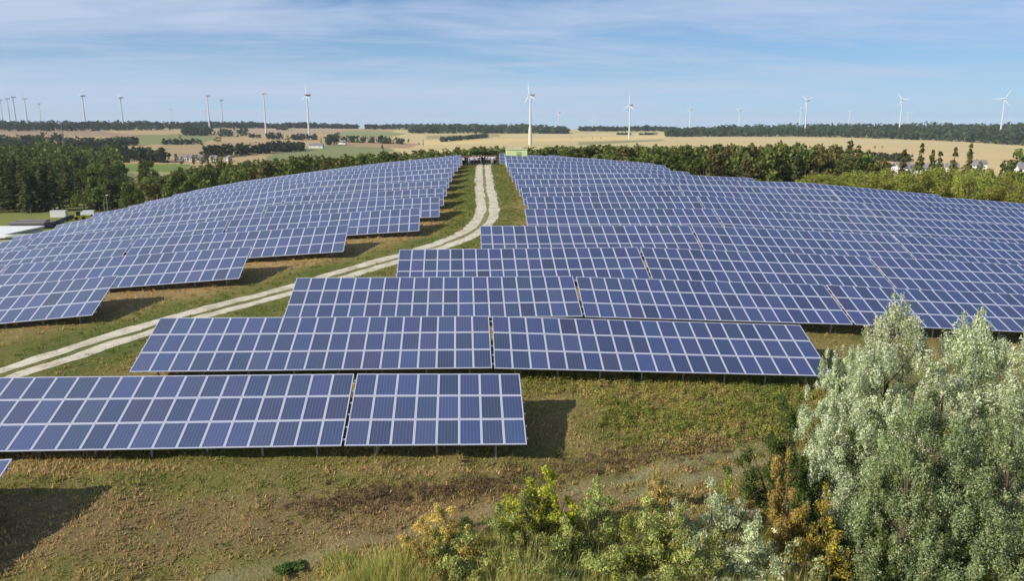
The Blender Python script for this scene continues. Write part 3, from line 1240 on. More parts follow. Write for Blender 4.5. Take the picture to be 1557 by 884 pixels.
# tree belt behind the right half of the hill
for k in range(138):
    px = 788 + 540 * (k + rt.uniform(-.5, .5)) / 138
    d = rt.uniform(215, 300)
    x, n, z = at_d(px, d)
    ytop = np.interp(px, [788, 830, 914, 1055, 1150, 1208, 1280, 1325], [224, 220, 219, 218, 217, 213, 214, 236]) + abs(rt.gauss(0, 3.5)) - 1
    ztop = CAMZ - (ytop - HOR) / FPX * d
    h = max(6.0, min(26, ztop - z))
    if rt.random() < 0.16 and px > 1100:
        tree('spruce_tree', rt.choice(SPR), (x, n, z), h / 22, 1.0, 'dark spruce standing in the tree belt behind the right solar rows', 'spruces in the right tree belt')
    else:
        tree('deciduous_tree', rt.choice(DEC if rt.random() < .75 else DECB), (x, n, z), h / 18, rt.uniform(.9, 1.3), 'olive green broadleaf tree in the belt behind the right solar rows', 'tree belt behind the right rows')
for px, yt, d in ((1279, 207, 214), (1293, 214, 220)):
    x, n, z = at_d(px, d)
    h = CAMZ - (yt - HOR) / FPX * d - z
    tree('spruce_tree', SPR[0 if px < 1285 else 1], (x, n, z), h / 22, 1.05, 'tallest dark spruce at the right end of the right tree belt' if px < 1285 else 'lower dark spruce just right of the tallest one in the right belt')

# bright green bushes below the village
for k in range(74):
    px = 1222 + 420 * (k + rt.uniform(-.5, .5)) / 74
    d = rt.uniform(128, 190)
    x, n, z = at_d(px, d)
    ytop = np.interp(px, [1219, 1250, 1285, 1362, 1440, 1557, 1650], [276, 267, 262, 261, 255, 268, 262]) + abs(rt.gauss(0, 3)) - 7 + (190 - d) * 0.10
    ztop = CAMZ - (ytop - HOR) / FPX * d
    h = max(3.0, min(16, ztop - z))
    tree('leafy_bush', rt.choice(BUSH), (x, n, z), h / 9, rt.uniform(.62, .95), 'bright yellow green bush in the thicket right of the solar rows', 'thicket of bright green bushes', 'bush')
x, n, z = at_d(1522, 178)
tree('deciduous_tree', deciduous(201, 18, 6.0, [(0.10, 0.13, 0.035), (0.13, 0.15, 0.045), (0.08, 0.11, 0.03)], 1300, 0.5), (x, n, z), (CAMZ - (225 - HOR) / FPX * 178 - z) / 18, 0.95, 'tall rounded green tree rising above the bright bushes at the right edge')
PL = [(1360, 222, 'thin pine at the left end of the row in front of the village'), (1386, 213, 'tall thin pine left of centre in the row before the village'),
      (1404, 224, 'small sparse pine right of the tall thin pine before the village'), (1414, 224.5, 'short sparse pine in the middle of the row before the village'),
      (1436, 219, 'pointed pine in front of the white village houses'), (1459, 214, 'bare brownish pine at the right end of the village row')]
for q, (px, yt, lab) in enumerate(PL):
    d = 212 + 6 * (q % 3)
    x, n, z = at_d(px, d)
    h = CAMZ - (yt - HOR) / FPX * d - z
    tree('pine_tree', PINE[q % 3], (x, n, z), h / 14, 0.95, lab, 'pines in front of the village')


# far woods and hedges that read as one mass
def wood(name, line, depth, h, count, pal, rg, q=9, wide=5.5, qs=0.52):
    """line: (px, py) of the front edge on the ground"""
    lx = [p[0] for p in line]
    pts = [at(*p) for p in line]
    Vs, Fs, cs, off = [], [], [], 0
    ld = [p[0] * SQ + p[1] * CQ for p in pts]
    for k in range(count):
        px = rg.uniform(lx[0], lx[-1])
        d0 = float(np.interp(px, lx, ld))
        dep = depth if np.isscalar(depth) else float(np.interp(px, lx, depth))
        u = rg.random() ** 1.25
        d = d0 + u * dep
        x, n, z = at_d(px, d)
        hh = h * rg.uniform(0.75, 1.15) * (0.72 + 0.6 * float(fbm(np.array([px / 38.0]), np.array([d / 400.0]), 19)[0]))
        r = wide * rg.uniform(.7, 1.3)
        v, f, c = lobe_cloud([(x, n, z + hh * 0.55)], [(r, r, hh * 0.52)], q, r * qs, 0.8, pal, [1] * len(pal), rg, 0.75, 0, 0.3)
        Vs.append(v); Fs.append(f + off); cs.append(c); off += len(v)
    o = link(name, mesh_np(name, np.vstack(Vs), np.vstack(Fs), M['leaf'], col=np.vstack(cs)))
    setp(o, kind='stuff')
    return o


FAR = [(0.030, 0.050, 0.024), (0.038, 0.060, 0.028), (0.048, 0.068, 0.030), (0.026, 0.042, 0.022)]
FARG = [(0.050, 0.080, 0.035), (0.062, 0.092, 0.040), (0.042, 0.066, 0.030)]
HEDGE = [(0.050, 0.066, 0.028), (0.065, 0.080, 0.034), (0.040, 0.052, 0.024)]
rw = np.random.default_rng(77)
wood('wood', [(-350, 199), (0, 199.5), (130, 199.5), (230, 198.5), (300, 195.5), (400, 195.3), (545, 195.8)], [800, 800, 800, 800, 500, 250, 120], 19, 2300, FAR, rw, 8, 8)
wood('wood', [(556, 197.2), (625, 197.6), (700, 197.8)], 500, 17, 320, FAR, rw, 8, 7)
wood('wood', [(624, 203), (700, 203.2), (780, 203.2), (845, 203.6), (863, 203.4)], [500, 620, 560, 350, 60], 19, 1000, FARG, rw, 8, 8)
wood('wood', [(1013, 208), (1100, 208), (1206, 208), (1300, 210), (1414, 213.5), (1490, 218), (1560, 222), (1800, 228)], [260, 480, 650, 820, 1000, 1000, 1000, 900], 20, 3600, FARG + FAR[:1], rw, 8, 8)
wood('wood', [(880, 199.5), (985, 200), (1028, 200)], [60, 300, 200], 15, 260, FAR, rw, 8, 8)
wood('wood', [(905, 197.6), (1010, 197.6)], 200, 10, 120, FAR, rw, 7, 8)
# left forest, further back
wood('forest', [(-140, 312), (0, 300), (60, 292), (130, 290), (185, 290)], 170, 22, 420, SPRUCE + GREENS[:2], rw, 70, 3.4, 0.26)
wood('wood', [(-120, 226), (0, 222), (60, 222), (95, 222)], 190, 15, 150, HEDGE, rw, 9, 7)
wood('wood', [(95, 226), (150, 224), (207, 221)], [160, 120, 40], 13, 130, HEDGE, rw, 9, 6)
wood('wood', [(-120, 243), (60, 240), (190, 248)], 260, 14, 240, HEDGE, rw, 10, 6)
wood('hedgerow', [(168, 242), (200, 244), (256, 249)], [100, 130, 20], 11, 70, HEDGE, rw, 12, 5)
wood('hedgerow', [(247, 221), (300, 219)], 25, 9, 26, HEDGE, rw, 10, 5)
wood('hedgerow', [(280, 206.5), (326, 206.5)], 220, 19, 60, FARG, rw, 10, 8)
wood('hedgerow', [(334, 208.5), (377, 207.5)], 90, 17, 40, FARG, rw, 10, 6)
wood('hedgerow', [(313, 241), (350, 238), (400, 234), (465, 229)], [60, 60, 80, 40], 13, 120, HEDGE, rw, 12, 5)
wood('hedgerow', [(380, 210), (395, 210)], 20, 8, 10, HEDGE, rw, 10, 5)
wood('hedgerow', [(407, 212), (429, 211.5)], 30, 13, 18, HEDGE, rw, 10, 6)
wood('hedgerow', [(444, 213), (480, 213)], 40, 12, 26, HEDGE, rw, 10, 6)
wood('hedgerow', [(424, 198), (438, 198)], 60, 14, 14, HEDGE, rw, 10, 7)
wood('hedgerow', [(494, 221.5), (514, 220.5)], 50, 17, 26, HEDGE, rw, 12, 5)
wood('hedgerow', [(518, 217), (560, 217.5), (612, 219.5)], 35, 13, 70, HEDGE, rw, 10, 5)
wood('hedgerow', [(672, 215.6), (700, 213.5), (741, 209.5)], [20, 120, 60], 9, 90, HEDGE, rw, 10, 6)
wood('hedgerow', [(938, 205), (958, 205.2)], 20, 6, 14, HEDGE, rw, 10, 6)
wood('hedgerow', [(973, 205.2), (998, 205.2)], 20, 6, 16, HEDGE, rw, 10, 6)
wood('hedgerow', [(1325, 243), (1352, 246), (1385, 247)], 30, 7, 40, HEDGE, rw, 12, 4)

# single trees out in the fields
for px, py, hpx, wd, kind, lab in (
        (274, 212, 8, 1.0, DEC[0], 'round lone tree on the green strip of the left fields'),
        (306, 225, 12, .8, DEC[1], 'lone tree in the tan field left of the hedge band'),
        (332, 218, 11, 1.6, DEC[2], 'broad dark tree clump in the tan field, left of the tall turbine'),
        (294, 217, 8, .7, DEC[3], 'small tree at the right end of the left field hedge'),
        (437, 214.5, 8.5, 1.3, DEC[4], 'ball shaped tree left of the red headed turbine'),
        (488.6, 221.5, 14.5, .6, SPR[0], 'dark pointed conifer beside the small white farm'),
        (515, 212, 11, 1.1, DEC[0], 'dark round tree towering over the farm hedge'),
        (582, 229, 10, .9, DECB[0], 'lone round tree in the light field above the tree belt'),
        (621.5, 219, 8, .8, DEC[1], 'small round tree at the right end of the farm hedge'),
        (643.5, 221, 11, .5, SPR[1], 'slim poplar like tree standing in the pale centre field'),
        (637, 221.5, 5, .9, DECB[1], 'low bush beside the slim tree in the pale centre field'),
        (1330, 227, 5.5, .9, DECB[1], 'left one of two small bushes in the pale right field'),
        (1341, 227, 5.5, .9, DECB[2], 'right one of two small bushes in the pale right field'),
        (868.5, 211, 3, .8, DEC[0], 'leftmost tiny bush in the pale field right of the beige tower'),
        (885, 211.2, 3, .7, DEC[1], 'second tiny bush in the pale field right of the beige tower'),
        (901, 211.4, 3, .7, DEC[2], 'third tiny bush in the pale field, below a distant turbine'),
        (914, 211.4, 3, .9, DEC[3], 'last tiny bush of the line in the pale field')):
    x, n, z = at(px, py)
    d = x * SQ + n * CQ
    h = hpx / FPX * d
    base = 22.0 if kind in SPR else 18.0
    tree('field_tree', kind, (x, n, z), h / base, h / base * wd * 1.25, lab)

# ------------------------------------------------------------------ wind turbines
def blade_mesh(L=50.0):
    m = MB()
    st = [(0, .9, .9), (.06, 1.0, .9), (.2, 2.1, .5), (.5, 1.45, .3), (.8, .9, .18), (1, .2, .06)]
    n = 8
    for t, c, th in st:
        for k in range(n):
            a = 2 * PI * k / n
            m.v.append((math.cos(a) * c + (c - 1) * 0.5, math.sin(a) * th, t * L))
    for j in range(len(st) - 1):
        for k in range(n):
            m.f.append((j * n + k, j * n + (k + 1) % n, (j + 1) * n + (k + 1) % n, (j + 1) * n + k))
            m.m.append(0)
    return m.mesh('blade', M['turbine'])


BLADE = blade_mesh()
nm = MB()
nm.box((0, 3.5, 1.2), (3.8, 11, 4.0))
nm.box((0, 8.0, 3.7), (2.2, 2.4, 1.2))
NAC = nm.mesh('nacelle', M['turbine'])
NACR = nm.mesh('nacelle', M['red'])
hm = MB()
hm.lathe([(0.01, -2.6), (1.3, -2.1), (1.9, -0.8), (1.9, 1.6), (0.5, 1.9)], 10)
HUB = hm.mesh('hub', M['turbine'])
HUBR = hm.mesh('hub', M['red'])


def turbine(px, hub_y, d, yaw, ang, label, group=None, red=False, thick=1.0, base=False, blade=0.58):
    x, n, zgr = at_d(px, d)
    zh = CAMZ - (hub_y - HOR) / FPX * d
    H = max(60, zh - zgr)
    root = empty('wind_turbine', (x, n, zgr), (0, 0, 0))
    setp(root, label, 'wind turbine', group)
    t = MB()
    if base:
        t.lathe([(3.9, -3), (3.6, H * .34), (2.6, H * .36), (1.3, H)], 14)
        tw = t.mesh('tower', [M['turbine'], M['tower_base']])
        tw.polygons.foreach_set('material_index', [1 if q.center.z < H * .35 else 0 for q in tw.polygons])
    else:
        t.lathe([(2.7 * thick, -3), (2.1 * thick, H * .4), (1.25, H)], 12)
        tw = t.mesh('tower', M['turbine'])
    link('tower', tw, root)
    head = (0, 0, yaw)
    nb = link('nacelle', NACR if red else NAC, root)
    nb.location = (0, 0, H)
    nb.rotation_euler = head
    f = Vector((math.sin(yaw), -math.cos(yaw), 0))
    hb = link('hub', HUBR if red else HUB, root)
    hb.location = Vector((0, 0, H + 1.2)) + f * 3.6
    hb.rotation_euler = (Vector((0, 0, 1)).rotation_difference(-f)).to_euler()
    for k in range(3):
        b = link('blade', BLADE, root)
        b.location = Vector((0, 0, H + 1.2)) + f * 3.6
        b.scale = (.58, .58, blade)
        b.rotation_euler = (Matrix.Rotation(yaw, 4, 'Z') @ Matrix.Rotation(ang + k * 2 * PI / 3, 4, 'Y')).to_euler()
    return root


TB = [
    (2.6, 155, 3000, -70, 10, 'white wind turbine at the very left edge of the horizon'),
    (7.2, 154.5, 3150, -75, 40, 'second white wind turbine from the left edge, nearly overlapping the first'),
    (18, 152.7, 2900, -70, 75, 'third white wind turbine from the left edge'),
    (27.2, 150.6, 2650, -70, 50, 'fourth white wind turbine from the left edge, standing before the ridge wood'),
    (44.2, 152.7, 2800, -78, 0, 'fifth white wind turbine from the left edge, blades edge on'),
    (64.7, 159.9, 3900, -70, 30, 'smaller hazy wind turbine right of the five at the left edge'),
    (132, 148.8, 2450, -50, 48, 'white wind turbine with spread blades above the left ridge wood'),
    (189, 151.4, 2650, -52, 62, 'white wind turbine next right of the one with spread blades'),
    (262, 168, 5200, -60, 20, 'tiny hazy wind turbine above the left ridge'),
    (314, 170, 5600, -60, 80, 'faint tiny wind turbine just left of two tall ones'),
    (320, 148.8, 2300, -72, 5, 'tall wind turbine left of centre, beside a shorter one behind it'),
    (340, 154.5, 3000, -72, 35, 'shorter wind turbine right behind the tall one left of centre'),
    (405, 145.7, 2240, -76, 90, 'tall white wind turbine with its rotor edge on, left of the red headed one'),
    (754.6, 181.7, 6200, -50, 0, 'tiny faint wind turbine left of the beige based tower'),
    (797, 183.5, 6300, -50, 60, 'tiny faint wind turbine close beside the beige based tower'),
    (849, 173.2, 3700, -65, 12, 'small wind turbine right of the beige based tower'),
    (901.8, 182.2, 4700, -35, 0, 'small wind turbine with spread blades between two larger ones at centre'),
    (1048, 168.8, 3500, -78, 20, 'slim wind turbine at the left end of the right ridge wood'),
    (1122.7, 168.8, 3900, -72, 50, 'slim wind turbine over the left part of the right ridge wood'),
    (1214.8, 169.4, 4200, -75, 15, 'smaller wind turbine just left of a tall one over the right ridge'),
    (1223.3, 155.2, 2560, -68, 70, 'tall wind turbine right of the smaller one over the right ridge'),
    (1289.3, 171.4, 4600, -20, 58, 'hazy wind turbine with a level blade over the right ridge'),
    (1366.4, 154, 2600, -55, 205, 'tall wind turbine with a drooping blade over the right ridge wood'),
    (1378, 174, 4500, -25, 62, 'smaller hazy wind turbine just right of the drooping blade one'),
    (1520, 152.7, 2150, -35, 28, 'large white wind turbine near the right edge with wide blades')]
for q in TB:
    turbine(q[0], q[1], q[2], R(q[3]), R(q[4]), q[5])
turbine(470.4, 148, 1925, R(-52), R(2), 'large wind turbine with red head and one blade straight up, left of centre', red=True)
turbine(806.2, 148, 1600, R(-66), R(-10), 'large wind turbine on a thick beige lower tower, centre of the horizon', base=True)
turbine(956.5, 162.2, 2140, R(-62), R(2), 'large white wind turbine right of centre with one blade straight up')
for k, (px, hy) in enumerate(((1133.8, 186), (1102, 187), (1085, 188), (1170, 186), (1176, 187), (1191.7, 185), (1200, 187), (1393, 184), (1411, 184), (1434.5, 183.5), (1446.5, 186), (1491, 182.5), (1528, 183.5), (1534.6, 183))):
    turbine(px, hy, 7000 + 90 * k, R(-40 - 5 * (k % 5)), R(k * 37), 'tiny pale wind turbine far off on the hazy right horizon', 'tiny turbines on the right horizon')
x, n, z = at_d(98, 1000)
t = MB()
H = CAMZ - (187 - HOR) / FPX * 1000 - z
for a in range(3):
    t.tube((math.cos(a * 2.094) * 1.6, math.sin(a * 2.094) * 1.6, -1), (math.cos(a * 2.094) * .3, math.sin(a * 2.094) * .3, H), .16, .1, 5)
for k in range(12):
    zz, r_ = H * k / 12, 1.6 - 1.3 * k / 12
    for a in range(3):
        p, q = a * 2.094, (a + 1) * 2.094
        t.tube((math.cos(p) * r_, math.sin(p) * r_, zz), (math.cos(q) * r_ * .93, math.sin(q) * r_ * .93, zz + H / 12), .08, .08, 4)
o = t.build('radio_mast', M['steel'])
o.location = (x, n, z)
setp(o, 'thin grey lattice mast rising from the left woods', 'mast')

# ------------------------------------------------------------------ houses of the two villages, farm
def house(px, py, d, w_, l_, hgt, rot, roofm, label, group=None):
    x, n, z = at_d(px, d)
    root = empty('village_house', (x, n, z), (0, 0, R(rot)))
    setp(root, label, 'house', group)
    m = MB()
    m.box((0, 0, hgt / 2 - .5), (w_, l_, hgt + 1))
    m.poly([(-w_ / 2, -l_ / 2, hgt), (w_ / 2, -l_ / 2, hgt), (0, -l_ / 2, hgt + w_ * .42)])
    m.poly([(-w_ / 2, l_ / 2, hgt), (0, l_ / 2, hgt + w_ * .42), (w_ / 2, l_ / 2, hgt)])
    m.build('wall', M['wallwhite'], root)
    rf = MB()
    e, rh = 0.5, w_ * .42
    for s in (-1, 1):
        a = Vector((s * (w_ / 2 + e), 0, hgt - e * .84))
        b = Vector((0, 0, hgt + rh + .12))
        v = [(a.x, -l_ / 2 - e, a.z), (a.x, l_ / 2 + e, a.z), (b.x, l_ / 2 + e, b.z), (b.x, -l_ / 2 - e, b.z)]
        up = [(p[0], p[1], p[2] + .22) for p in v]
        rf.poly(v); rf.poly(up)
        for i in range(4):
            j = (i + 1) % 4
            rf.poly([v[i], v[j], up[j], up[i]])
    r_ = rf.build('roof', roofm, root)
    ch = MB()
    ch.box((w_ * .15, l_ * .2, hgt + rh + .3), (.7, .7, 1.6))
    ch.build('chimney', M['redroof'], r_)
    wm = MB()
    wm.box((0, 0, 0), (1.2, .08, 1.3))
    wme = wm.mesh('window', M['window'])
    for zz in ([1.6] if hgt < 4.4 else [1.6, 4.2]):
        for u in (-.28, .28):
            o = link('window', wme, root)
            o.location = (u * w_, -l_ / 2 - .04, zz)
        for u in (-.3, .1, .36):
            for s in (-1, 1):
                o = link('window', wme, root)
                o.location = (s * (w_ / 2 + .04), u * l_, zz)
                o.rotation_euler = (0, 0, PI / 2)
    return root


HS = [(1366, 560, 8, 11, 5, 20, 'greyroof', 'white house with steep grey roof at the left end of the right village'),
      (1373, 545, 8, 12, 5.4, 70, 'greyroof', 'white gabled house second from the left in the right village'),
      (1388, 520, 9, 15, 5, 82, 'greyroof', 'long low white house behind the tall thin pine'),
      (1396, 535, 9, 12, 5, 10, 'redroof', 'white house with reddish roof in the middle of the right village'),
      (1406, 515, 9, 14, 5.2, 12, 'greyroof', 'bright white gabled house right of the middle pines'),
      (1415, 525, 9, 13, 5, 75, 'greyroof', 'white house with broad grey roof below the middle pines'),
      (1424, 560, 8, 11, 5, 30, 'greyroof', 'small white house behind the pointed pine'),
      (1448, 545, 9, 12, 4.5, 60, 'greyroof', 'half hidden white house right of the pointed pine'),
      (1481, 560, 9, 13, 5.5, 20, 'greyroof', 'pale house left of the tall rounded tree'),
      (1489, 590, 9, 14, 5.2, 78, 'greyroof', 'white house with bluish roof touching the tall rounded tree'),
      (1551, 530, 9, 13, 6, 25, 'greyroof', 'white house at the right edge of the view'),
      (1558, 500, 9, 13, 6, 70, 'greyroof', 'grey roofed house cut by the right edge of the view')]
for px, d, w_, l_, hg, ro, rm, lab in HS:
    house(px, 0, d + 85, w_ * .8, l_ * .75, hg * .85, ro, M[rm], lab, 'houses of the right village')
for k in range(26):
    px = 1352 + 150 * rt.random()
    d = rt.uniform(470, 640)
    x, n, z = at_d(px, d)
    h = rt.uniform(5, 9)
    tree('garden_tree', rt.choice(DEC + DECB), (x, n, z), h / 18, h / 18 * rt.uniform(.9, 1.3), 'small garden tree among the white houses of the right village', 'garden trees in the right village')
for k in range(16):
    px = 262 + 95 * rt.random()
    d = rt.uniform(740, 830)
    x, n, z = at_d(px, d)
    h = rt.uniform(6, 10)
    tree('garden_tree', rt.choice(DEC + DECB), (x, n, z), h / 18, h / 18 * rt.uniform(.9, 1.3), 'small garden tree among the houses of the left hamlet', 'garden trees in the left hamlet')
HS = [(268, 790, 8, 12, 5, 20, 'white gabled house at the left end of the left hamlet'), (281, 800, 9, 14, 5, 80, 'low white house second in the left hamlet'),
      (296, 780, 10, 22, 5, 84, 'long white house in the middle of the left hamlet'), (308, 790, 9, 13, 5, 30, 'white house right of the long one in the left hamlet'),
      (325, 780, 10, 16, 5, 80, 'pale house at the right end of the left hamlet'), (348, 790, 9, 12, 4.5, 40, 'small pale house half hidden right of the left hamlet')]
for px, d, w_, l_, hg, ro, lab in HS:
    house(px, 0, d + 60, w_ * .55, l_ * .48, hg * .75, ro, M['greyroof'], lab, 'houses of the left hamlet')
for px, py, lab, ro in ((481, 225, 'long low white farm barn beside the dark pointed conifer', 82), (517, 219.3, 'small white barn under the farm hedge', 80)):
    x, n, z = at(px, py)
    house(px, 0, x * SQ + n * CQ, 9, 24, 4.0, ro, M['greyroof'], lab, 'farm buildings in the fields')

# ------------------------------------------------------------------ transformer station, crowd on the hilltop
xs, ns = hit(769.6, 230, 141.2)[0], 141.2
xs2 = hit(802, 230, 141.2)[0]
g0 = gz((xs + xs2) / 2, ns)
zt = CAMZ + hit(785, 227.3, 141.2)[2]
st = empty('transformer_station', ((xs + xs2) / 2, ns + 1.0, g0))
setp(st, 'pale green transformer station box behind the topmost solar row', 'transformer station')
W_, H_ = xs2 - xs, zt - g0
m = MB()
m.box((0, 0, H_ / 2 - .2), (W_ - .1, 2.0, H_ + .2))
m.build('wall', M['limegreen'], st)
m = MB()
m.box((0, 0, H_ + .06), (W_ + .1, 2.2, .14))
m.build('roof', M['limegreen'], st)
for u, wd in ((-.03, .9), (.22, 1.1)):
    m = MB()
    m.box((0, 0, 0), (wd, .06, H_ - .55))
    o = m.build('door', M['limedark'] if u < 0 else M['limegreen'], st)
    o.location = (u * W_ + .5, -1.03, H_ / 2 - .1)
for k in range(5):
    m = MB()
    m.box((0, 0, 0), (.8, .05, .05))
    o = m.build('vent_slat', M['limegreen'], st)
    o.location = (-.03 * W_ + .5, -1.08, H_ - .9 + k * .1)


def person_mesh(v):
    """one continuous skinned body, standing; three poses"""
    sp = [(-.09, .20, -.17), (-.02, .03, .05), (.10, .0, -.20)][v]
    P = {'pelvis': (0, 0, .93, .14, .10), 'waist': (0, 0, 1.08, .125, .095), 'chest': (0, .01, 1.30, .155, .105), 'neck': (0, 0, 1.50, .055, .055),
         'head0': (0, -.01, 1.60, .075, .085), 'head1': (0, -.01, 1.72, .075, .085)}
    E = [('pelvis', 'waist'), ('waist', 'chest'), ('chest', 'neck'), ('neck', 'head0'), ('head0', 'head1')]
    for s, t in ((-1, 'l'), (1, 'r')):
        fwd = sp[0] if s < 0 else -sp[0]
        P['hip' + t] = (s * .10, 0, .86, .095, .095)
        P['knee' + t] = (s * .11, -abs(fwd) * .3 - .02, .48, .062, .062)
        P['ank' + t] = (s * .12, fwd, .09, .042, .042)
        P['toe' + t] = (s * .14, fwd - .16, .04, .04, .03)
        P['sho' + t] = (s * .19, 0, 1.43, .06, .06)
        arm = sp[1] if s < 0 else sp[2]
        P['elb' + t] = (s * .27, .02 + arm * .2, 1.15, .042, .042)
        P['wri' + t] = (s * (.27 if v != 2 else .16), -.10 - abs(arm) * .6, .96 if v != 2 else 1.12, .028, .028)
        w_ = P['wri' + t]
        P['palm' + t] = (w_[0], w_[1] - .05, w_[2] - .05, .03, .018)
        E += [('pelvis', 'hip' + t), ('hip' + t, 'knee' + t), ('knee' + t, 'ank' + t), ('ank' + t, 'toe' + t), ('chest', 'sho' + t), ('sho' + t, 'elb' + t), ('elb' + t, 'wri' + t), ('wri' + t, 'palm' + t)]
        for f in range(5):
            P['f%d' % f + t] = (w_[0] + (f - 2) * .02, w_[1] - .11 + (.03 if f in (0, 4) else 0), w_[2] - .10 + (.05 if f == 0 else 0), .009, .009)
            E.append(('palm' + t, 'f%d' % f + t))
    names = list(P)
    me = bpy.data.meshes.new('body')
    me.from_pydata([P[k][:3] for k in names], [(names.index(a), names.index(b)) for a, b in E], [])
    o = bpy.data.objects.new('body', me)
    C.objects.link(o)
    o.modifiers.new('skin', 'SKIN')
    sv = me.skin_vertices[0].data
    for i, k in enumerate(names):
        sv[i].radius = P[k][3:5]
    sv[0].use_root = True
    o.modifiers.new('sub', 'SUBSURF').levels = 1
    dg = bpy.context.evaluated_depsgraph_get()
    out = bpy.data.meshes.new_from_object(o.evaluated_get(dg))
    bpy.data.objects.remove(o)
    return out


BODIES = [person_mesh(v) for v in range(3)]
SKIN = plain('skin', (0.42, 0.25, 0.18), 0.6)
SHIRTS = {'white': plain('white_shirt', (0.75, 0.75, 0.78), 0.8), 'pink': plain('pale_pink_shirt', (0.62, 0.45, 0.48), 0.8), 'black': plain('black_jacket', (0.02, 0.02, 0.025), 0.8),
          'blue': plain('blue_shirt', (0.20, 0.27, 0.48), 0.8), 'beige': plain('beige_jacket', (0.45, 0.42, 0.32), 0.8)}
TROU = {'dark': plain('dark_trousers', (0.02, 0.022, 0.035), 0.85), 'pale': plain('pale_trousers', (0.50, 0.48, 0.42), 0.85)}
HAIR = {'brown': plain('brown_hair', (0.05, 0.03, 0.02), 0.7), 'grey': plain('grey_hair', (0.35, 0.34, 0.33), 0.7)}
PMESH = {}


def hair_mesh(hc):
    m = MB()
    m.lathe([(.083, 1.66), (.094, 1.70), (.088, 1.76), (.055, 1.805), (.005, 1.815)], 10)
    q = m.mesh('hair', HAIR[hc], True)
    return q


HM = {k: hair_mesh(k) for k in HAIR}


def person(v, sh, tr, hc, loc, rz, s):
    key = (v, sh, tr)
    if key not in PMESH:
        me = BODIES[v].copy()
        me.materials.clear()
        for q in (SKIN, SHIRTS[sh], TROU[tr], M['black']):
            me.materials.append(q)
        for p in me.polygons:
            c = p.center
            p.material_index = 3 if c.z < .1 else 2 if (c.z < .98 and abs(c.x) < .235 and c.y > -.17) else 1 if (c.z < 1.49 and (c.z > 1.2 or abs(c.x) < .2)) else 0
        PMESH[key] = me
    o = link('person', PMESH[key])
    o.location = loc
    o.rotation_euler = (0, 0, rz)
    o.scale = (s, s, s)
    lab = {'white': 'person in a white shirt', 'pink': 'person in a pale pink shirt', 'black': 'person in a black jacket', 'blue': 'person in a blue shirt', 'beige': 'person in a beige jacket'}[sh]
    lab += ' and %s trousers in the crowd on the hilltop' % tr
    setp(o, lab, 'person', 'crowd standing on the hilltop')
    link('hair', HM[hc], o)


rp = random.Random(12)
KIND = ['white', 'black', 'white', 'white', 'black', 'white', 'blue', 'white', 'white', 'black', 'beige', 'white', 'white', 'black', 'white', 'pink', 'white']
for k in range(38):
    px = 704.5 + 52 * ((k * 0.618) % 1.0)
    n = 149.4 + 1.5 * (k % 3) + rp.uniform(0, .8)
    x = hit(px, 247, n)[0]
    z = gz(x, n)
    person(rp.randrange(3), KIND[k % len(KIND)], 'pale' if k % 7 == 3 else 'dark', 'grey' if k % 5 == 0 else 'brown', (x, n, z + .02), rp.uniform(-.9, .9), rp.uniform(.94, 1.06))

# ------------------------------------------------------------------ yard at the foot of the hill, left edge
def block(name, px, d, dims, rot, parts, label, cat, dz=0.0, group=None):
    x, n, z = at_d(px, d)
    root = empty(name, (x, n, z + dz), (0, 0, R(rot)))
    setp(root, label, cat, group)
    for pn, mat, boxes in parts:
        m = MB()
        for c, s in boxes:
            m.box(c, s)
        m.build(pn, M[mat], root)
    return root


x, n, z = at_d(64, 238)
x2, n2, _ = at_d(-170, 238)
Lh = math.hypot(x2 - x, n2 - n)
root = empty('white_hall', ((x + x2) / 2, (n + n2) / 2 - 11, z), (0, 0, math.atan2(n - n2, x - x2)))
setp(root, 'long hall with flat white roof at the left edge beyond the solar rows', 'hall')
hz = CAMZ - (343 - HOR) / FPX * 238 - z
m = MB(); m.box((0, 0, hz / 2 - .5), (Lh - 1, 22, hz)); m.build('wall', M['wallwhite'], root)
m = MB(); m.box((0, 0, hz + .1), (Lh, 23, .5)); m.build('roof', M['membrane'], root)
for k in range(5):
    m = MB(); m.box((0, 0, 0), (4, .2, 3.4)); o = m.build('gate', M['steel'], root); o.location = (Lh / 2 - 6 - k * 7, -11.1, 1.7)
x, n, z = at_d(16, 207)
hz = CAMZ - (359 - HOR) / FPX * 207 - z
block('storage_shed', 18, 208, None, 2, [('wall', 'sagegreen', [((0, 0, hz / 2 - .3), (9, 5, hz))]), ('roof', 'membrane', [((-2.3, 0, hz + .3), (4.6, 5.4, .25))]), ('canopy', 'sagegreen', [((2.5, 0, hz + .4), (4.6, 5.6, .3))])], 'low sage green shed in front of the white hall', 'shed')
block('grey_shed', 45, 284, None, 4, [('wall', 'steel', [((0, 0, .8), (12, 7, 1.8))]), ('roof', 'greyroof', [((0, -1.9, 1.95), (12.6, 3.9, .5)), ((0, 1.9, 2.3), (10.5, 3.9, .6))])], 'grey roofed shed behind the right end of the white hall', 'shed')
block('site_hut', 88, 318, None, 5, [('wall', 'wallwhite', [((0, 0, 1.3), (6, 2.4, 2.6))]), ('roof', 'membrane', [((0, 0, 2.68), (6.2, 2.6, .15))])], 'small pale site hut behind the navy containers', 'hut')


def wheels(root, pos, r):
    for (u, v) in pos:
        m = MB()
        m.tube((u, v - .18, r), (u, v + .18, r), r, r, 12)
        m.build('wheel', M['black'], root)


CARP = {'navy': plain('navy_car_paint', (0.02, 0.03, 0.07), 0.25), 'black': plain('black_car_paint', (0.012, 0.012, 0.015), 0.25), 'grey': plain('grey_car_paint', (0.12, 0.125, 0.14), 0.3)}


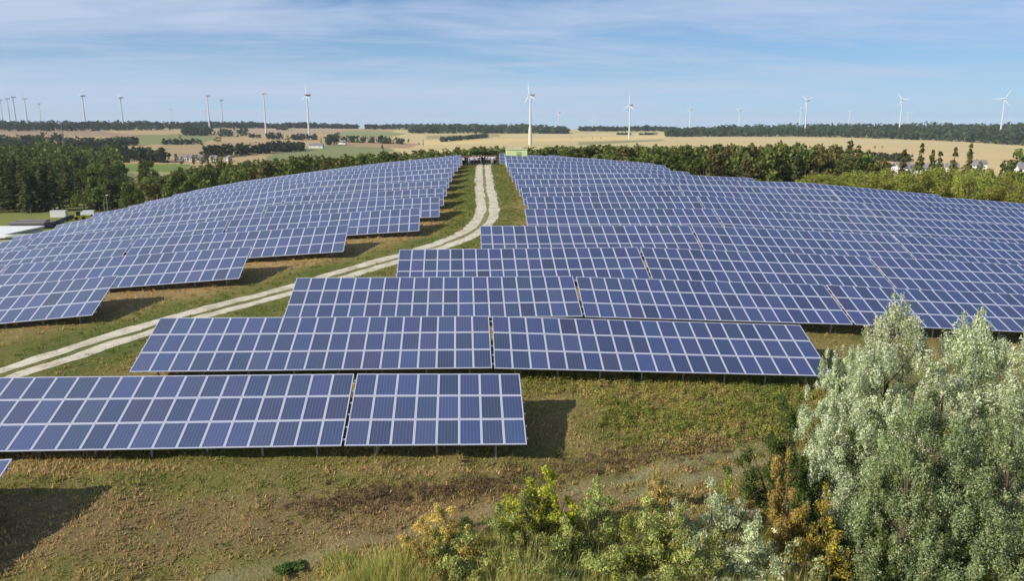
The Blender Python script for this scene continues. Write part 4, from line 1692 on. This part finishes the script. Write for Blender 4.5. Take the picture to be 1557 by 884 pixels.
def car(px, d, rot, paint, lab):
    x, n, z = at_d(px, d)
    root = empty('parked_car', (x, n, z), (0, 0, R(rot)))
    setp(root, lab, 'car', 'cars parked beside the white hall')
    m = MB()
    pr = [(-2.2, .45), (-2.15, .85), (-1.2, .95), (-.6, 1.42), (.9, 1.46), (1.75, .98), (2.2, .9), (2.22, .45)]
    for q in range(len(pr)):
        a, b = pr[q], pr[(q + 1) % len(pr)]
        m.poly([(a[0], -.88, a[1]), (b[0], -.88, b[1]), (b[0], .88, b[1]), (a[0], .88, a[1])])
    m.poly([(a[0], -.88, a[1]) for a in reversed(pr)])
    m.poly([(a[0], .88, a[1]) for a in pr])
    m.build('body', CARP[paint], root)
    for s_ in (-1, 1):
        m = MB()
        m.poly([(-1.0, s_ * .886, .98), (-.55, s_ * .886, 1.36), (.85, s_ * .886, 1.39), (1.45, s_ * .886, 1.0)])
        m.build('side_window', M['window'], root)
    wheels(root, ((-1.35, -.8), (-1.35, .8), (1.35, -.8), (1.35, .8)), .32)


for q, (px, d, pc, lab) in enumerate(((69, 281, 'navy', 'dark blue car parked nearest the white hall'), (76, 286, 'black', 'black car second from the white hall'), (82, 291, 'navy', 'dark blue car third in the line from the hall'),
                                      (88, 297, 'grey', 'grey car in the middle of the parked line'), (94, 302, 'black', 'black car past the grey one in the parked line'), (100, 307, 'navy', 'dark blue car last but one towards the loader'), (106, 312, 'black', 'black car parked closest to the yellow loader'))):
    car(px, d, 25 + 4 * (q % 3), pc, lab)
r_ = block('yellow_loader', 120, 308, None, 25, [('body', 'yellow', [((0, 0, 1.25), (4.2, 2.0, 1.1)), ((2.6, 0, .7), (.7, 2.4, .9))]), ('cab', 'window', [((-.5, 0, 2.5), (1.5, 1.6, 1.4))]), ('cab_roof', 'black', [((-.5, 0, 3.3), (1.7, 1.8, .2))])], 'yellow wheel loader with dark cab at the foot of the hill', 'loader')
wheels(r_, ((-1.3, -.95), (-1.3, .95), (1.3, -.95), (1.3, .95)), .72)
r_ = block('white_van', 132, 322, None, 10, [('body', 'white', [((.4, 0, 1.4), (4.4, 2.0, 1.9)), ((-2.3, 0, 1.0), (1.2, 1.95, 1.1))]), ('windscreen', 'window', [((-1.82, 0, 1.95), (.12, 1.7, .6))])], 'white van parked right of the yellow loader', 'van')
wheels(r_, ((-1.7, -.9), (-1.7, .9), (1.6, -.9), (1.6, .9)), .36)
for px, d, yt, head, lab in ((47, 296, 315, 0, 'plain grey pole behind the grey roofed shed'), (85, 322, 313.5, 1, 'lamp post with white head behind the site hut'), (163, 318, 294, 1, 'taller lamp post before the forest edge'), (158, 322, 302.5, 0, 'bare grey post left of the taller lamp post')):
    x, n, z = at_d(px, d)
    h = CAMZ - (yt - HOR) / FPX * d - z
    root = empty('lamp_post' if head else 'grey_pole', (x, n, z))
    setp(root, lab, 'lamp post' if head else 'pole')
    m = MB(); m.tube((0, 0, -.5), (0, 0, h), .14, .09, 8); m.build('pole', M['steel'], root)
    if head:
        m = MB(); m.box((.35, 0, h), (1.0, .4, .22)); m.build('lamp_head', M['white'], root)

# ------------------------------------------------------------------ rough grass in front (stuff) and weeds along the rows
def bump_z(x, n, td):
    b = (fbm(x * 0.5, n * 0.5, 3) - 0.5) * 0.5 + (fbm(x * 1.7, n * 1.7, 5) - 0.5) * 0.22
    return ground(x, n) + CAMZ + b * np.clip((td - 2.2) / 2.5, 0, 1) * np.clip((60 - n) / 20, .35, 1)


def grass(name, k, xr_, nr_, hfun, colfun, seed, wid=0.045, keep=None, tuft=6, near=1.05):
    rg = np.random.default_rng(seed)
    x, n = rg.uniform(*xr_, k // tuft), rg.uniform(*nr_, k // tuft)
    if keep is not None:
        q = keep(x, n)
        x, n = x[q], n[q]
    td = dist_line(x, n, TRK)
    q = (td > near + 0.3 * rg.random(len(td))) | ((td < 0.25) & (rg.random(len(td)) < np.where(n > 70, .6, .9)))
    if n.min() < 45:
        for L in trails:
            q &= (dist_line(x, n, L) > 0.42) | (rg.random(len(x)) < .06)
    x, n, td = x[q], n[q], td[q]
    h = hfun(x, n, rg) * rg.uniform(.5, 1.35, len(x)) * np.where(td < 1.6, .6, 1)
    c = colfun(x, n, rg)
    z = bump_z(x, n, td)
    x, n, z, h, c = (np.repeat(v, tuft, 0) for v in (x, n, z, h, c))
    k = len(x)
    sp = 0.06 + 0.32 * h
    ox, oy = rg.normal(size=k) * sp * .5, rg.normal(size=k) * sp * .5
    h = h * rg.uniform(.6, 1.3, k)
    a = rg.uniform(0, 2 * PI, k)
    wv = wid * rg.uniform(.6, 1.6, k)
    lx, ly = ox * .8 + rg.normal(size=k) * h * .22, oy * .8 + rg.normal(size=k) * h * .22
    B = np.stack([x + ox, n + oy, z - .03], 1)
    sx, sy = np.cos(a) * wv, np.sin(a) * wv
    V = np.stack([B + np.stack([-sx, -sy, 0 * sx], 1), B + np.stack([sx, sy, 0 * sx], 1), B + np.stack([lx, ly, h], 1)], 1).reshape(-1, 3)
    F = np.arange(k * 3).reshape(k, 3)
    c = np.repeat(c * rg.uniform(.85, 1.15, (k, 1)), 3, 0)
    o = link(name, mesh_np(name, V, F, M['grassleaf'], col=c))
    setp(o, kind='stuff')
    return o


GR = np.array([(0.27, 0.275, 0.075), (0.39, 0.335, 0.11), (0.47, 0.355, 0.155), (0.56, 0.40, 0.19), (0.43, 0.29, 0.15), (0.55, 0.395, 0.22)])


def front_cols(x, n, rg):
    f = fbm(x * 0.16, n * 0.22, 31) * 0.75 + fbm(x * 0.8, n * 0.8, 41) * 0.5
    f = f + np.clip((31 - n) / 6, 0, 1) * 0.16 - 0.02
    near = np.clip(1 - np.abs(n - 31.2) / .5, 0, 1) * (x < 4)
    i = np.clip((f - 0.33) * 8 + rg.normal(size=len(x)) * 0.55 + near * 2.8, 0, 3.99).astype(int)
    bb = brown_band(x, n)
    i = np.where(rg.random(len(x)) < .06 + .5 * bb, np.where(rg.random(len(x)) < .7, 4, 5), i)
    i = np.where((rg.random(len(x)) < .5) & (np.abs(n - 30.3) < .5) & (x < 4), 0, i)
    return GR[i] * rg.uniform(.8, 1.2, (len(x), 1))


def front_h(x, n, rg):
    f = fbm(x * 0.35, n * 0.35, 51)
    return rg.uniform(.05, .15, len(x)) * (0.4 + 1.3 * f)


def tab_clear(x, n):
    return np.ones(len(x), bool)


grass("grass", 280000, (-30, 30), (21, 40), front_h, front_cols, 61, 0.03, None, 4)
grass('grass', 60000, (-30, 45), (39, 50), front_h, front_cols, 62, 0.03, lambda x, n: (x > 1.5) | (n < 44))


def weed_cols(x, n, rg):
    i = np.clip(rg.normal(size=len(x)) * .8 + 1.1 + 1.2 * (fbm(x * .5, n * .5, 71) - .4) * 4, 0, 3.99).astype(int)
    P = np.array([(0.25, 0.30, 0.07), (0.38, 0.39, 0.10), (0.50, 0.44, 0.14), (0.50, 0.36, 0.16)])
    return P[i] * rg.uniform(.7, 1.25, (len(x), 1))


rgw = np.random.default_rng(63)
wx, wn = rgw.uniform(2.5, 31, 5200), rgw.uniform(30.5, 41.5, 5200)
keep = ((wx > 6.6) | (wn > 38.6)) & (fbm(wx * .3, wn * .45, 75) + np.clip((wn - 35) / 11, -.25, .35) + rgw.normal(size=5200) * .09 > .47)
wx, wn = wx[keep], wn[keep]
wr = rgw.uniform(.12, .34, len(wx))
wz = bump_z(wx, wn, np.full(len(wx), 9.0)) + wr * .5
wc = weed_cols(wx, wn, rgw)
k = 48 * len(wx)
li = np.repeat(np.arange(len(wx)), 48)
dv = rgw.normal(size=(k, 3))
dv /= np.linalg.norm(dv, axis=1)[:, None]
wp = np.stack([wx, wn, wz], 1)[li] + dv * np.stack([wr, wr, wr * .9], 1)[li] * rgw.uniform(.3, 1.1, (k, 1))
wnrm = dv + rgw.normal(size=(k, 3)) * .6
wnrm /= np.linalg.norm(wnrm, axis=1)[:, None]
V, F, c = leaf_quads(wp, wnrm, .042, .55, wc[li] * rgw.uniform(.75, 1.2, (k, 1)), rgw, .5)
setp(link('weeds', mesh_np('weeds', V, F, M['grassleaf'], col=c)), kind='stuff')


def dry_weeds(line, k, seed):
    rg = np.random.default_rng(seed)
    L = smooth_line(np.array([at(*q)[:2] for q in line]))
    p = L[rg.integers(0, len(L), k)] + rg.normal(size=(k, 2)) * (0.6, 0.42)
    r = rg.uniform(.10, .26, k)
    z = bump_z(p[:, 0], p[:, 1], np.full(k, 9.0)) + r * .4
    li = np.repeat(np.arange(k), 40)
    d = rg.normal(size=(len(li), 3))
    d /= np.linalg.norm(d, axis=1)[:, None]
    P = np.stack([p[:, 0], p[:, 1], z], 1)[li] + d * r[li, None] * rg.uniform(.3, 1.1, (len(li), 1))
    nn = d + rg.normal(size=d.shape) * .6
    nn /= np.linalg.norm(nn, axis=1)[:, None]
    c = pick_cols(len(li), [(0.25, 0.17, 0.10), (0.33, 0.23, 0.13), (0.19, 0.135, 0.08), (0.28, .25, .10)], [3, 2, 3, 1], rg)
    V, F, c = leaf_quads(P, nn, .04, .4, c, rg, .8)
    setp(link('dry_weeds', mesh_np('dry_weeds', V, F, M['grassleaf'], col=c)), kind='stuff')


dry_weeds([(482, 772), (530, 764), (600, 752), (680, 748), (740, 744), (782, 742)], 330, 141)
dry_weeds([(800, 722), (860, 712), (930, 700), (1000, 690), (1080, 680)], 260, 142)


def left_cols(x, n, rg):
    td = dist_line(x, n, TRK)
    i = np.clip(np.clip((td - 2.0) / 1.5, 0, 2.8) + rg.normal(size=len(x)) * .5 + (fbm(x * .3, n * .3, 91) - .5) * 2, 0, 3.49).astype(int)
    P = np.array([(0.20, 0.24, 0.055), (0.30, 0.275, 0.08), (0.48, 0.34, 0.14), (0.54, 0.37, 0.16)])
    return P[i] * rg.uniform(.75, 1.25, (len(x), 1))


grass('grass', 90000, (-42, 4), (42, 110), lambda x, n, rg: rg.uniform(.06, .26, len(x)), left_cols, 64, 0.04, lambda x, n: dist_line(x, n, TRK) < 11)
grass('grass', 40000, (-2, 9), (55, 150), lambda x, n, rg: rg.uniform(.05, .2, len(x)), left_cols, 65, 0.05, lambda x, n: dist_line(x, n, TRK) < 6)

UG = np.array([(0.36, 0.40, 0.10), (0.48, 0.46, 0.15), (0.58, 0.47, 0.18), (0.30, 0.36, 0.11), (0.52, 0.55, 0.32)])


def ug_cols(x, n, rg):
    i = np.clip(rg.normal(size=len(x)) * .9 + fbm(x * .5, n * .5, 111) * 4.4, 0, 4.99).astype(int)
    return UG[i] * rg.uniform(.7, 1.25, (len(x), 1))


grass("undergrowth", 140000, (-5, 12.5), (22.2, 27.8), lambda x, n, rg: rg.uniform(.35, 1.15, len(x)) * (.45 + 1.1 * fbm(x * .5, n * .5, 115)) * np.clip((x + 6.5) / 4, .3, 1), ug_cols, 66, 0.017,
      lambda x, n: n < 25.7 + np.clip((x + 4) * .16, 0, 1.8) - 1.2 * fbm(x * .6, n * .6, 117), 9)

# ------------------------------------------------------------------ shrubs and silver poplars in front
SILVER = [(0.648, 0.67, 0.497), (0.518, 0.562, 0.367), (0.356, 0.421, 0.205), (0.227, 0.302, 0.097), (0.756, 0.778, 0.626)]


def plume(name, px, ytop, n, stems, rad, pal, wts, k, size, aspect, label, seed, cat, up=0.6, base_t=0.0, group=None, spread=1.0, lobes=7):
    """shrub or tree of several upright leafy plumes; base at row distance n below photo column px"""
    rg = np.random.default_rng(seed)
    x0 = hit(px, ytop, n)[0]
    z0 = gz(x0, n)
    zt_ = CAMZ + hit(px, ytop, n)[2]
    H = zt_ - z0
    root = empty(name, (x0, n, z0))
    setp(root, label, cat, group)
    Cc, Rr = [], []
    st_ = MB()
    for s in range(stems):
        e = rad * spread * math.sqrt(rg.random()) if s else 0.0
        a = rg.uniform(0, 2 * PI)
        ex, ey = math.cos(a) * e, math.sin(a) * e
        hh = H * (1.0 if s == 0 else rg.uniform(.55, .97) * (1 - .25 * e / (rad + 1e-6)))
        bx, by = ex * .25, ey * .25
        st_.tube((bx, by, -.3), (ex * .7, ey * .7, hh * .55), max(.02, .012 * H), .008 * H, 6, caps=False)
        st_.tube((ex * .7, ey * .7, hh * .55), (ex, ey, hh * .97), .008 * H, .006, 5, caps=False)
        for j in range(lobes):
            t = base_t + (1 - base_t) * (j + .5) / lobes
            fx_ = .25 + .75 * min(1, t * 1.25)
            rr_ = rad / math.sqrt(stems) * rg.uniform(.5, 1.15) * (1.3 - 0.95 * t ** 1.3)
            Cc.append((ex * fx_ + rg.normal() * rr_ * .7, ey * fx_ + rg.normal() * rr_ * .7, hh * t * .97))
            Rr.append((rr_, rr_, hh / lobes * rg.uniform(.6, .95)))
    V, F, c = lobe_cloud(Cc, Rr, k, size, aspect, pal, wts, rg, 0.1, up, 0.28)
    link('crown' if cat == 'tree' else 'foliage', mesh_np('crown', V, F, M['leaf'], col=c), root)
    st_.build('trunk' if cat == 'tree' else 'stem', M['bark'], root)
    return root


OLIVE_SHADE = [(0.44, 0.47, 0.30), (0.32, 0.37, 0.19), (0.22, 0.28, 0.105), (0.14, 0.19, 0.06)]  # scrub added for the lower crowns, their shade and leaf tone put into colour


def poplar(px, ytop, n, rad, k, size, wts, label, seed, lobes=150, flare=0.62, t0=0.02, pal=None):
    """broad silver poplar: very many small leafy lobes inside a rounded cone, feathery upright shoots all over"""
    rg = np.random.default_rng(seed)
    x0 = hit(px, ytop, n)[0]
    z0 = gz(x0, n)
    H = CAMZ + hit(px, ytop, n)[2] - z0
    root = empty('poplar_tree', (x0, n, z0))
    setp(root, label, 'tree', 'silver poplars at the right front')
    Cc, Rr = [], []
    tb = MB()
    tb.tube((0, 0, -.4), (0.1, 0, H * .5), .13, .07, 8, caps=False)
    tb.tube((0.1, 0, H * .5), (0, 0, H * .95), .07, .012, 6, caps=False)
    for i in range(lobes):
        t = t0 + (0.92 - t0) * ((i + rg.random()) / lobes) ** 1.1
        env = rad * (1 - t) ** flare * min(1, .7 + t * 1.5)
        e = env * math.sqrt(rg.uniform(.02, 1.0))
        a = rg.uniform(0, 2 * PI)
        r = rg.uniform(.26, .55) * (0.6 + 0.45 * (1 - t)) * rad / 2.6
        Cc.append((math.cos(a) * e, math.sin(a) * e, H * t))
        Rr.append((r, r, r * rg.uniform(1.1, 1.8)))
        if i % 4 == 0:
            tb.tube((0, 0, H * t * .80), (math.cos(a) * e, math.sin(a) * e, H * t + .2), .03, .008, 4, caps=False)
    for i in range(70):
        a, e = rg.uniform(0, 2 * PI), rad * math.sqrt(rg.uniform(.0, .95))
        t = (1 - (e / rad) ** (1 / flare)) * .97
        L = rg.uniform(.22, .55)
        Cc.append((math.cos(a) * e, math.sin(a) * e, H * t + L * .35))
        Rr.append((.10 + .06 * rg.random(), .13, L))
    V, F, c = lobe_cloud(Cc, Rr, int(k * 1.15), size * .88, .5, pal or SILVER, wts, rg, .1, .8, .16, .38, .10)
    link('crown', mesh_np('crown', V, F, M['silverleaf'], col=c), root)
    tb.build('trunk', M['bark'], root)
    return root


poplar(1362, 440, 27.5, 3.3, 72000, .052, [3, 4, 4, 2, 2], 'silver leaved poplar with the highest tip, left of the two largest', 301)
poplar(1490, 462, 27.0, 3.1, 66000, .052, [3, 4, 4, 2, 2], 'silver leaved poplar second from the right, with a broad rounded tip', 302)
poplar(1588, 486, 25.5, 3.1, 56000, .052, [3, 4, 4, 2, 2], 'silver leaved poplar cut off by the right edge', 303)
poplar(1280, 520, 28.3, 2.1, 36000, .050, [3, 4, 3, 2, 2], 'low silver poplar in front of the right end of the second row', 304, 90, .5)
poplar(1332, 512, 26.6, 2.6, 46000, .050, [3, 4, 4, 2, 2], 'middle sized silver poplar filling the front of the group, left of centre', 308, 120, .55)
poplar(1440, 545, 25.8, 2.4, 40000, .050, [3, 4, 4, 2, 2], 'silver poplar wedged between the two tallest silver crowns', 309, 110, .55)
poplar(1425, 605, 24.2, 3.2, 56000, .050, [3, 4, 4, 2], 'added grey green shade tinted poplar scrub below the two large silver poplars', 305, 120, .5, .02, OLIVE_SHADE)
poplar(1545, 620, 23.4, 2.9, 46000, .050, [3, 4, 4, 2], 'added grey green shade tinted poplar scrub at the right edge, below the cut off poplar', 306, 110, .5, .02, OLIVE_SHADE)
poplar(1385, 680, 23.6, 2.1, 30000, .048, [2, 3, 4, 4], 'added low olive shade tinted poplar sprouts at the bottom, in front of the added poplar scrub', 307, 80, .5, .02, OLIVE_SHADE)
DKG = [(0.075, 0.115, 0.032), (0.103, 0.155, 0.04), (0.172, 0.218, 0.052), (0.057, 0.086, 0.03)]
GOLD = [(0.44, 0.32, 0.09), (0.36, 0.23, 0.08), (0.34, 0.29, 0.08), (0.20, 0.21, 0.06)]
YEL = [(0.616, 0.594, 0.055), (0.462, 0.495, 0.066), (0.242, 0.308, 0.061), (0.154, 0.209, 0.05)]
OLV = [(0.294, 0.336, 0.098), (0.378, 0.378, 0.126), (0.21, 0.259, 0.077), (0.504, 0.448, 0.182)]
OCH = [(0.55, 0.385, 0.121), (0.44, 0.319, 0.099), (0.297, 0.275, 0.088)]
SIL2 = [(0.55, 0.587, 0.388), (0.425, 0.475, 0.263), (0.3, 0.338, 0.163), (0.65, 0.625, 0.45)]
SH = [
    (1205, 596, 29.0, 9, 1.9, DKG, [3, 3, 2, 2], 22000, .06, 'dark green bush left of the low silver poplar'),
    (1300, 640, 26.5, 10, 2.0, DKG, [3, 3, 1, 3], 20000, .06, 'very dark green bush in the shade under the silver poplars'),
    (1202, 676, 25.6, 7, 1.0, GOLD, [4, 3, 2, 1], 15000, .055, 'tall golden orange shrub in front of the dark green bush'),
    (1258, 730, 24.6, 7, 1.1, GOLD[1:] + YEL[:2], [2, 2, 2, 2, 1], 13000, .05, 'gold and lime speckled shrub right of the tall golden one'),
    (832, 706, 26.2, 10, 1.5, YEL, [3, 3, 3, 2], 22000, .055, 'bright yellow green shrub at the bottom centre'),
    (912, 728, 25.4, 10, 1.8, OLV, [3, 3, 3, 1], 18000, .05, 'olive green shrub right of the bright yellow one'),
    (760, 764, 25.0, 11, 1.9, OLV, [3, 2, 4, 1], 20000, .05, 'dense olive shrub at the lower edge left of the yellow shrub'),
    (668, 764, 25.2, 9, 1.4, OCH, [4, 3, 2], 15000, .05, 'ochre autumn shrub at the lower edge left of centre'),
    (985, 752, 24.9, 12, 2.2, OLV, [3, 3, 3, 2], 24000, .05, 'broad olive thicket at the lower edge right of centre'),
    (862, 785, 24.4, 11, 2.0, OLV, [3, 3, 3, 2], 18000, .05, 'low olive thicket at the bottom edge below the yellow shrub'),
    (1085, 730, 25.4, 11, 2.0, SIL2, [3, 3, 3, 2], 22000, .05, 'silver green shrub at the lower edge beside the golden shrub'),
    (1150, 782, 24.2, 10, 1.7, SIL2, [3, 3, 3, 1], 20000, .05, 'second silver green shrub at the lower edge, nearer the gold'),
    (996, 700, 28.5, 6, .65, OCH + [(0.42, .36, .14)], [2, 2, 1, 3], 5500, .045, 'small straw coloured shrub beside the faint vehicle trail'),
    (1108, 712, 27.5, 6, .7, YEL[1:], [2, 2, 2], 5500, .045, 'small green shrub on the far side of the silver green ones'),
    (436, 856, 25.0, 5, .45, DKG, [2, 3, 3, 1], 5500, .045, 'low dark green tuft alone at the lower left edge'),
    (712, 800, 24.6, 10, 1.5, OLV + OCH[:1], [3, 3, 3, 1, 2], 17000, .05, 'straw and olive shrub between the ochre shrub and the dense olive one'),
    (800, 740, 25.6, 10, 1.5, OLV, [3, 3, 3, 1], 16000, .05, 'olive shrub tight against the left side of the yellow shrub'),
    (950, 785, 24.2, 11, 1.9, YEL[1:] + OLV[:2], [2, 2, 2, 3, 2], 17000, .05, 'mixed green thicket at the bottom edge below the olive shrub'),
    (1035, 756, 24.9, 11, 1.8, OLV, [3, 4, 2, 2], 17000, .05, 'yellowish olive shrub left of the silver green ones'),
    (1065, 822, 23.6, 10, 1.7, SIL2 + OLV[:1], [2, 3, 3, 1, 2], 16000, .05, 'pale green thicket at the very bottom, below the silver green shrub'),
    (1205, 815, 23.8, 9, 1.4, SIL2[1:] + GOLD[2:], [2, 3, 1, 2, 2], 14000, .05, 'greyish shrub at the bottom edge under the golden shrub'),
    (640, 828, 24.2, 9, 1.1, OCH + OLV[:1], [3, 3, 2, 2], 12000, .05, 'low straw shrub at the bottom edge left of the ochre one'),
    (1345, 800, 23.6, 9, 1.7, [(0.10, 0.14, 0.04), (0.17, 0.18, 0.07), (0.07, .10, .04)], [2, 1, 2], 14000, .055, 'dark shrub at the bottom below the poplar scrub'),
    (1470, 760, 23.4, 10, 2.0, [(0.16, 0.22, 0.05), (0.24, 0.28, 0.11), (0.10, .14, .04), (0.42, .46, .30)], [3, 2, 3, 1], 18000, .055, 'green shrub at the lower right corner under the poplars'),
    (1555, 795, 23.0, 8, 1.6, [(0.23, 0.26, 0.04), (0.16, 0.21, 0.04), (0.30, .27, .07)], [2, 2, 1], 14000, .055, 'yellow green shrub in the lower right corner'),
]
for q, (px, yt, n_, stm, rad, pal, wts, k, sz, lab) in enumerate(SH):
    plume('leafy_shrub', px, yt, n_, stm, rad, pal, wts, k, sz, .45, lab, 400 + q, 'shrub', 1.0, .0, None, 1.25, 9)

# ------------------------------------------------------------------ air
hm_, ht_ = bpy.data.materials.new('haze'), None
hm_.use_nodes = True
ht_ = hm_.node_tree
ht_.nodes.clear()
pv = ht_.nodes.new('ShaderNodeVolumePrincipled')
pv.inputs['Color'].default_value = (0.80, 0.90, 1.0, 1)
pv.inputs['Density'].default_value = 0.00005
ho = ht_.nodes.new('ShaderNodeOutputMaterial')
lk(ht_, pv.outputs[0], ho.inputs['Volume'])
zlo = float(czz.min()) - 1.5
hb_ = MB()
hb_.box((0, 0, (zlo + 215) / 2), (31000, 31000, 215 - zlo))
setp(hb_.build('haze', hm_), kind='stuff')
#@@END
